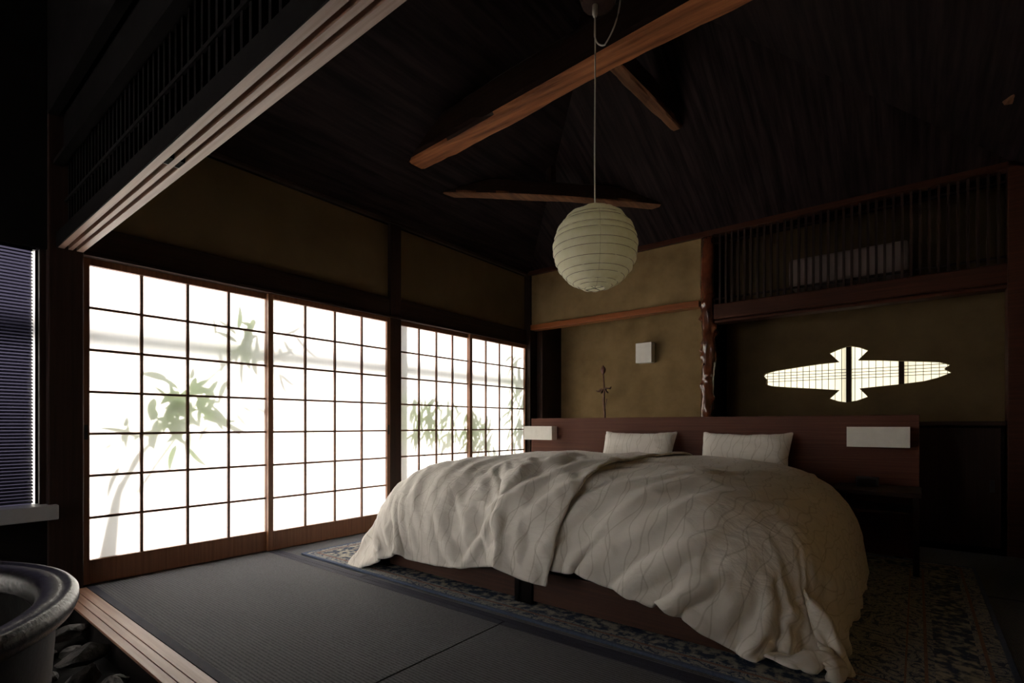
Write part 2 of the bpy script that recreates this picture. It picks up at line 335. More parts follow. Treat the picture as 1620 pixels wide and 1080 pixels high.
# lattice window behind the pointed opening
def back_sash(name, x0, x1, y, label):
    w_ = sroot(name, ((x0+x1)/2, y, 1.0), label)
    bm = bmesh.new()
    for a in (x0, x1-.038): box(bm, a, a+.038, y, y+.025, .95, 1.75)
    box(bm, x0, x1, y, y+.025, .95, 1.0); box(bm, x0, x1, y, y+.025, 1.70, 1.75)
    obj('frame', bm, 'dark_z', w_)
    bm = bmesh.new(); x = x0+.06
    while x < x1-.05: box(bm, x, x+.004, y+.005, y+.014, 1.0, 1.7); x += .0505
    for z in (1.372, 1.344, 1.318, 1.292): box(bm, x0, x1, y+.003, y+.014, z, z+.0045)
    obj('lattice', bm, 'dark_z', w_)
    obj('paper', bx(x0+.01, x1-.01, y+.017, y+.019, 1.0, 1.72), 'paper_warm', w_)
back_sash('window_1', -1.40, -.458, 5.41, 'left paper lattice sash behind the pointed opening')
back_sash('window_2', -.496, -.086, 5.445, 'middle paper lattice sash behind the pointed opening')
back_sash('window_3', -.124, .46, 5.41, 'right paper lattice sash behind the pointed opening')
# front partition: slatted transom above the sliding track
bm = bmesh.new()
Y0, Y1 = .636, .742
for a, b in ((Y0, .664), (.680, .698), (.714, Y1)): box(bm, XL, 2.2, a, b, 1.813, 1.84)
box(bm, XL, 2.2, Y0, Y1, 1.84, 1.885)
struct('trim_10', bm, 'track', label='double grooved sliding track running overhead')
t = thing('track_clip', (-1.6, .69, 1.80), 'small pair of dark metal clips with white edges in the overhead track grooves', 'clip')
for a in (.665, .699):
    obj('clip', bx(-2.105, -2.045, a, a+.014, 1.812, 1.838), 'black', t)
    obj('edge', bx(-2.109, -2.105, a, a+.014, 1.812, 1.83), 'white', t)
struct('trim_18', bx(XL, 2.2, .630, .636, 1.811, 1.886), 'black', label='dark board added to keep the near face of the overhead track unlit')  # extra plank that paints shade over the track's near side
struct('wall_front', bx(XL, 2.2, .66, .72, 2.26, 3.9), 'black', label='dark wall above the slatted transom')
bm = bmesh.new(); x = -3.5
while x < .5: box(bm, x, x+.016, .67, .70, 1.885, 2.26); x += .055
box(bm, XL, .5, .665, .675, 2.06, 2.075)
struct('wall_front_end', bx(.5, 2.2, .66, .72, 1.885, 2.26), 'black')
tag(obj('slatted_transom', bm, 'black'), 'dark slat transom standing on the overhead sliding track', 'transom')
struct('trim_11', bx(XL, 2.2, .62, .66, 2.245, 2.265), 'black', label='thin rail along the top of the front transom')
struct('wall_room_side', bx(XR+.06, 2.2, .70, .76, -.2, 3.0), 'black')
bm = bmesh.new()
for a, b, h in ((Y0, .667, 0), (.6705, .7045, 0), (.708, Y1+.012, 0)): box(bm, XL+.03, 2.2, a, b, -.012, .0)
box(bm, XL+.03, 2.2, Y0, Y1+.01, -.012, -.008)
struct('trim_12', bm, 'track_floor', .001, label='pale worn wooden threshold with two dark grooves')
struct('trim_17', bx(XL+.03, 2.2, .638, .75, -.052, -.012), 'black', label='black sleeper under the threshold')
# shell of the front area
bm = bmesh.new(); box(bm, -3.7, -3.3, -2.7, -2.6, -.3, 3.9); box(bm, -2.0, 2.3, -2.7, -2.6, -.3, 3.9); box(bm, -3.3, -2.0, -2.7, -2.6, -.3, .1); box(bm, -3.3, -2.0, -2.7, -2.6, 2.3, 3.9)
struct('wall_front_back', bm, 'black')
w6 = sroot('window_fill_back', (-2.1, -2.65, .1))  # unseen paper window, added to bring fill light onto the bed front
obj('pane', bx(-3.3, -2.0, -2.655, -2.65, .1, 2.3), 'paper_fill', w6)
bm = bmesh.new()
for i in range(4): box(bm, -3.3+.42*i, -3.26+.42*i, -2.645, -2.61, .1, 2.3)
obj('frame', bm, 'dark_z', w6)
w5 = sroot('window_fill_left', (-3.65, -2.0, .39))  # second unseen window, added for fill light from the left
obj('pane', bx(-3.655, -3.65, -2.4, -1.3, .39, 1.80), 'paper_fill', w5)
bm = bmesh.new()
for i in range(3): box(bm, -3.648, -3.60, -2.4+.53*i, -2.36+.53*i, .39, 1.80)
obj('frame', bm, 'dark_z', w5)
struct('wall_front_right', bx(2.2, 2.3, -2.7, .76, -.3, 3.9), 'black')
struct('ceiling_front', bx(-3.7, 2.3, -2.7, .70, 3.85, 3.95), 'black')
struct('ceiling_gable', bx(-3.7, .7, .60, .64, 2.5, 3.9), 'black')

# ------------------------------------------------------------ blind covered window of the front area
w4 = sroot('window_4', (-3.6, .3, .41), 'narrow window with a dark slatted blind and a grey sill')
obj('sill', bx(-3.66, -3.50, -.1, .634, .39, .465), 'alu', w4, .004)
bm = bmesh.new(); box(bm, -3.64, -3.575, .612, .632, .465, 1.80); box(bm, -3.64, -3.60, .575, .60, .465, 1.80)
obj('frame', bm, 'dark_z', w4)
obj('glass_screen', bx(-3.66, -3.655, -.1, .552, .465, 1.80), 'screen', w4)
obj('pane', bx(-3.66, -3.655, .553, .565, .465, 1.80), 'paper', w4)
obj('stop', bx(-3.66, -3.655, .566, .634, .465, 1.80), 'black', w4)
t = thing('venetian_blind', (-3.6, .2, .47), 'dark blind with thin horizontal slats in the far left window', 'blind')
for i, z in enumerate([.475+.0172*i for i in range(77)]):
    bm = bmesh.new(); y0, y1 = -.05, .552
    v = [bm.verts.new(p) for p in ((-3.63, y0, z+.011), (-3.61, y0, z-.0005), (-3.61, y1, z-.0005), (-3.63, y1, z+.011))]
    v2 = [bm.verts.new(u.co+Vector((.0006, 0, .0012))) for u in v]
    bm.faces.new(v); bm.faces.new(v2[::-1])
    for k in range(4): bm.faces.new((v[k], v[(k+1)%4], v2[(k+1)%4], v2[k]))
    obj('slat', bm, 'metal', t)
obj('headrail', bx(-3.64, -3.60, -.05, .56, 1.79, 1.80), 'metal', t)

struct('wall_bounce', bx(.9, 1.0, 5.46, 8.5, -.1, 3.2), 'alu_white', label='white bounce wall added outside to brighten the pointed window')  # unseen reflector, added to throw sun onto the back window paper
# ------------------------------------------------------------ sliding paper doors
def shoji(name, y0, y1, x, label, pull):
    d = sroot(name, (x, (y0+y1)/2, 0), label)
    st = .034; zt, zb = 1.762, .133; t_ = .03
    bm = bmesh.new()
    for a, b in ((y0, y0+st), (y1-st, y1)): box(bm, x-t_, x, a, b, 0, 1.805)
    box(bm, x-t_, x, y0+st, y1-st, zt, 1.805); box(bm, x-t_, x-.001, y0+st, y1-st, 0, zb)
    obj('frame', bm, 'door_z', d, .0015)
    bm = bmesh.new(); a0, a1 = y0+st, y1-st
    for i in range(1, 4):
        a = a0+(a1-a0)*i/4; box(bm, x-.022, x-.006, a-.0075, a+.0075, zb, zt)
    for i in range(1, 7):
        z = zb+(zt-zb)*i/7; box(bm, x-.020, x-.008, a0, a1, z-.007, z+.007)
    obj('lattice', bm, 'door_y', d)
    obj('paper', bx(x-.025, x-.0235, a0-.01, a1+.01, zb-.01, zt+.01), 'paper', d)
    obj('finger_pull', bx(x-.004, x+.0012, pull-.008, pull+.008, .80, .88), 'metal', d)
shoji('door_1', .745, 1.79, -3.585, 'paper lattice door with the bamboo shadow, first from the left', .762)
shoji('door_2', 1.757, 2.812, -3.552, 'paper lattice door left of the middle post', 2.794)
shoji('door_3', 2.924, 3.86, -3.585, 'paper lattice door right of the middle post', 2.94)
shoji('door_4', 3.812, 4.775, -3.552, 'paper lattice door nearest the headboard', 4.757)
struct('trim_13', bx(-3.76, -3.72, 2.86, 2.98, -.1, 1.95), 'alu', label='outer glass door stile behind the third paper door')
struct('trim_14', bx(-4.80, -4.75, -.6, 6.2, 1.60, 1.725), 'gravel', label='pale rail added in the garden to cast a blurred band on the paper')  # stand-in bar for a wall coping, added to shade the door paper
for i, y in enumerate((-.6, 6.1)):
    struct('trim_%d' % (15+i), bx(-4.81, -4.74, y, y+.08, -.1, 1.72), 'gravel')

# ------------------------------------------------------------ bamboo and garden plants behind the paper
LEAVES= [((1.272, 0.741), (1.386, 0.61), 0.03, 0.02), ((1.206, 0.758), (1.168, 0.585), 0.034, 0.015), ((1.575, 1.53), (1.584, 1.694), 0.034, 0.03), ((1.676, 1.554), (1.617, 1.415), 0.035, 0.02), ((1.685, 1.612), (1.668, 1.544), 0.04, 0.02), ((1.021, 0.805), (0.807, 0.866), 0.03, 0.1), ((0.941, 0.869), (0.953, 0.931), 0.03, 0.1), ((0.953, 0.851), (0.929, 0.778), 0.03, 0.1), ((0.962, 0.88), (0.95, 0.733), 0.03, 0.1), ((0.923, 0.65), (0.858, 0.439), 0.035, 0.18), ((1.088, 0.907), (1.072, 1.001), 0.05, 0.09), ((1.151, 0.957), (1.283, 1.128), 0.06, 0.04), ((1.283, 1.008), (1.138, 0.98), 0.04, 0.02), ((1.178, 0.966), (1.244, 0.789), 0.028, 0.03), ((1.413, 1.012), (1.621, 0.794), 0.04, 0.09), ((1.356, 0.99), (1.479, 0.951), 0.035, 0.03), ((1.319, 1.009), (1.471, 0.93), 0.05, 0.06), ((1.22, 1.104), (1.078, 1.184), 0.025, 0.06), ((1.185, 1.005), (1.078, 1.123), 0.028, 0.12), ((1.432, 1.468), (1.413, 1.589), 0.02, 0.1), ((1.571, 1.487), (1.424, 1.578), 0.028, 0.14), ((1.571, 1.444), (1.413, 1.494), 0.03, 0.12), ((1.471, 1.223), (1.451, 1.366), 0.03, 0.2), ((1.613, 1.363), (1.609, 1.104), 0.03, 0.16), ((1.698, 1.438), (1.707, 1.232), 0.03, 0.12), ((1.394, 1.175), (1.283, 1.088), 0.03, 0.05), ((1.451, 1.179), (1.356, 0.969), 0.04, 0.08), ((1.51, 1.183), (1.451, 1.013), 0.04, 0.1), ((1.283, 1.168), (1.301, 1.249), 0.03, 0.1), ((1.078, 0.85), (0.968, 0.777), 0.03, 0.16), ((1.111, 0.811), (1.015, 0.82), 0.03, 0.16), ((1.078, 0.774), (0.953, 0.612), 0.03, 0.2), ((1.062, 0.812), (1.095, 0.727), 0.03, 0.1), ((1.592, 1.017), (1.72, 0.955), 0.03, 0.3), ((1.551, 0.974), (1.676, 0.845), 0.03, 0.28), ((1.394, 0.888), (1.319, 0.727), 0.03, 0.22), ((0.893, 0.779), (0.835, 0.723), 0.03, 0.3), ((1.809, 0.934), (1.634, 1.019), 0.03, 0.3), ((1.856, 1.535), (2.039, 1.655), 0.03, 0.2), ((1.926, 1.573), (2.137, 1.396), 0.028, 0.16), ((1.856, 1.503), (1.96, 1.391), 0.028, 0.14), ((1.828, 1.454), (1.879, 1.323), 0.028, 0.16), ((1.842, 1.252), (1.975, 1.16), 0.026, 0.12), ((1.828, 1.273), (1.903, 1.082), 0.028, 0.16), ((1.819, 1.385), (1.95, 1.469), 0.025, 0.22), ((1.268, 0.962), (1.34, 0.864), 0.03803182028970149, 0.1309750547396491), ((1.318, 1.186), (1.293, 1.049), 0.040733600163496274, 0.060435090778559526), ((1.293, 0.969), (1.228, 0.783), 0.046133046934046476, 0.1180492622397263), ((1.302, 0.924), (1.15, 1.004), 0.04463789417757436, 0.1240113193790482), ((1.306, 1.064), (1.476, 1.032), 0.03355580348481569, 0.08209466763436597), ((1.438, 0.927), (1.64, 0.828), 0.04095277739174108, 0.06302703135306573), ((1.397, 1.109), (1.236, 1.051), 0.03827892086263464, 0.09588037194089885), ((1.188, 0.989), (1.331, 0.979), 0.04625184637269242, 0.034756231597947336), ((1.424, 0.984), (1.494, 0.828), 0.03685686530844312, 0.1397006761589324), ((1.307, 0.908), (1.192, 0.841), 0.04265329963582038, 0.060393531845565146), ((1.155, 0.893), (1.286, 0.738), 0.03201958877435719, 0.03677712662441934), ((1.286, 0.858), (1.144, 0.764), 0.034748343396506516, 0.06641736949089082), ((1.324, 0.907), (1.131, 0.857), 0.0490947519668469, 0.11083657521213185), ((1.289, 1.031), (1.255, 0.89), 0.04932013513936246, 0.11527633787476635), ((1.099, 0.922), (1.235, 0.915), 0.03382830409617479, 0.07885564634292935), ((1.347, 0.935), (1.575, 0.908), 0.03662614458398373, 0.031033611297352104), ((1.345, 1.004), (1.341, 0.857), 0.03194204426397782, 0.1379923514485064), ((1.18, 0.981), (1.285, 0.929), 0.031105412503648015, 0.048553729843414065), ((1.227, 1.087), (1.119, 1.004), 0.04995273054176181, 0.04345005833978615), ((1.091, 1.046), (1.073, 0.898), 0.04975314769152722, 0.08255381593253465), ((1.269, 0.901), (1.167, 0.81), 0.04778600833234742, 0.12141518312490863), ((1.225, 1.021), (1.216, 0.883), 0.034847782481562666, 0.05288720425184604), ((1.284, 0.846), (1.277, 0.638), 0.041306884008177516, 0.13896277846893662), ((1.108, 0.918), (1.094, 0.746), 0.045817154454790426, 0.1119198914204192), ((1.2, 1.019), (1.138, 0.829), 0.04849154743037456, 0.06702485429184522), ((1.162, 1.158), (1.004, 1.186), 0.04629652342498141, 0.08808262820300594), ((1.167, 1.147), (1.252, 0.962), 0.031487611362130866, 0.13681971051401573), ((1.432, 1.068), (1.323, 1.122), 0.04797939443879512, 0.04403960663341157), ((1.434, 1.061), (1.362, 0.89), 0.04138411871674408, 0.11211440126903262), ((1.35, 1.066), (1.344, 0.949), 0.04844723986934758, 0.031442130484439355), ((1.661, 1.489), (1.594, 1.34), 0.03325912595392028, 0.12665782149587168), ((1.661, 1.347), (1.752, 1.338), 0.03837625040438458, 0.11509312448112008), ((1.588, 1.428), (1.562, 1.282), 0.032332468393535124, 0.12511918074089784), ((1.62, 1.483), (1.614, 1.35), 0.036513692313328946, 0.08752849213446623), ((1.713, 1.454), (1.692, 1.306), 0.03071737038403966, 0.11661262309120908), ((1.628, 1.389), (1.658, 1.257), 0.03949417912215642, 0.04046316376694565), ((1.688, 1.386), (1.617, 1.287), 0.037867659335348886, 0.115424486166733), ((1.709, 1.408), (1.762, 1.319), 0.029534582003550573, 0.12200861724208702), ((1.583, 1.388), (1.52, 1.313), 0.027239604442554133, 0.08436807516649629), ((1.613, 1.363), (1.498, 1.359), 0.03565767562039657, 0.030611833641614572), ((1.621, 1.356), (1.718, 1.341), 0.02613526491679787, 0.056998529696683994), ((1.669, 1.525), (1.652, 1.36), 0.03978707136928467, 0.09893706135590505), ((1.616, 1.546), (1.681, 1.451), 0.03867112195883011, 0.06362154456258604), ((1.688, 1.551), (1.589, 1.58), 0.031630982427873405, 0.04547343237464565), ((1.648, 1.537), (1.665, 1.431), 0.027159074061593506, 0.11899244858647076), ((1.674, 1.338), (1.709, 1.216), 0.03363973719558436, 0.06854849431102228), ((1.625, 1.48), (1.706, 1.506), 0.03481378887279633, 0.06593397698706766), ((1.639, 1.433), (1.571, 1.391), 0.039240882518277266, 0.12127513430832253), ((1.664, 1.575), (1.612, 1.439), 0.03242861632194455, 0.09312509305161897), ((1.705, 1.508), (1.72, 1.329), 0.02675236528799173, 0.10167116778123658)]
STEMS= [([(0.852, 0.046), (0.87, 0.204), (0.887, 0.345), (0.902, 0.452), (0.923, 0.541)], 0.05), ([(0.902, 0.452), (0.953, 0.575), (1.03, 0.719), (1.151, 0.895), (1.283, 1.068), (1.451, 1.242), (1.634, 1.409)], 0.014), ([(0.999, 0.478), (1.095, 0.64), (1.23, 0.848), (1.356, 1.091)], 0.012), ([(0.923, 0.541), (0.999, 0.683), (1.095, 0.811), (1.151, 0.965), (1.213, 1.104)], 0.012), ([(1.451, 1.242), (1.559, 1.357), (1.655, 1.542), (1.668, 1.631)], 0.006), ([(1.151, 0.895), (1.23, 0.758), (1.394, 0.741)], 0.004), ([(1.809, 1.475), (1.95, 1.585)], 0.006)]
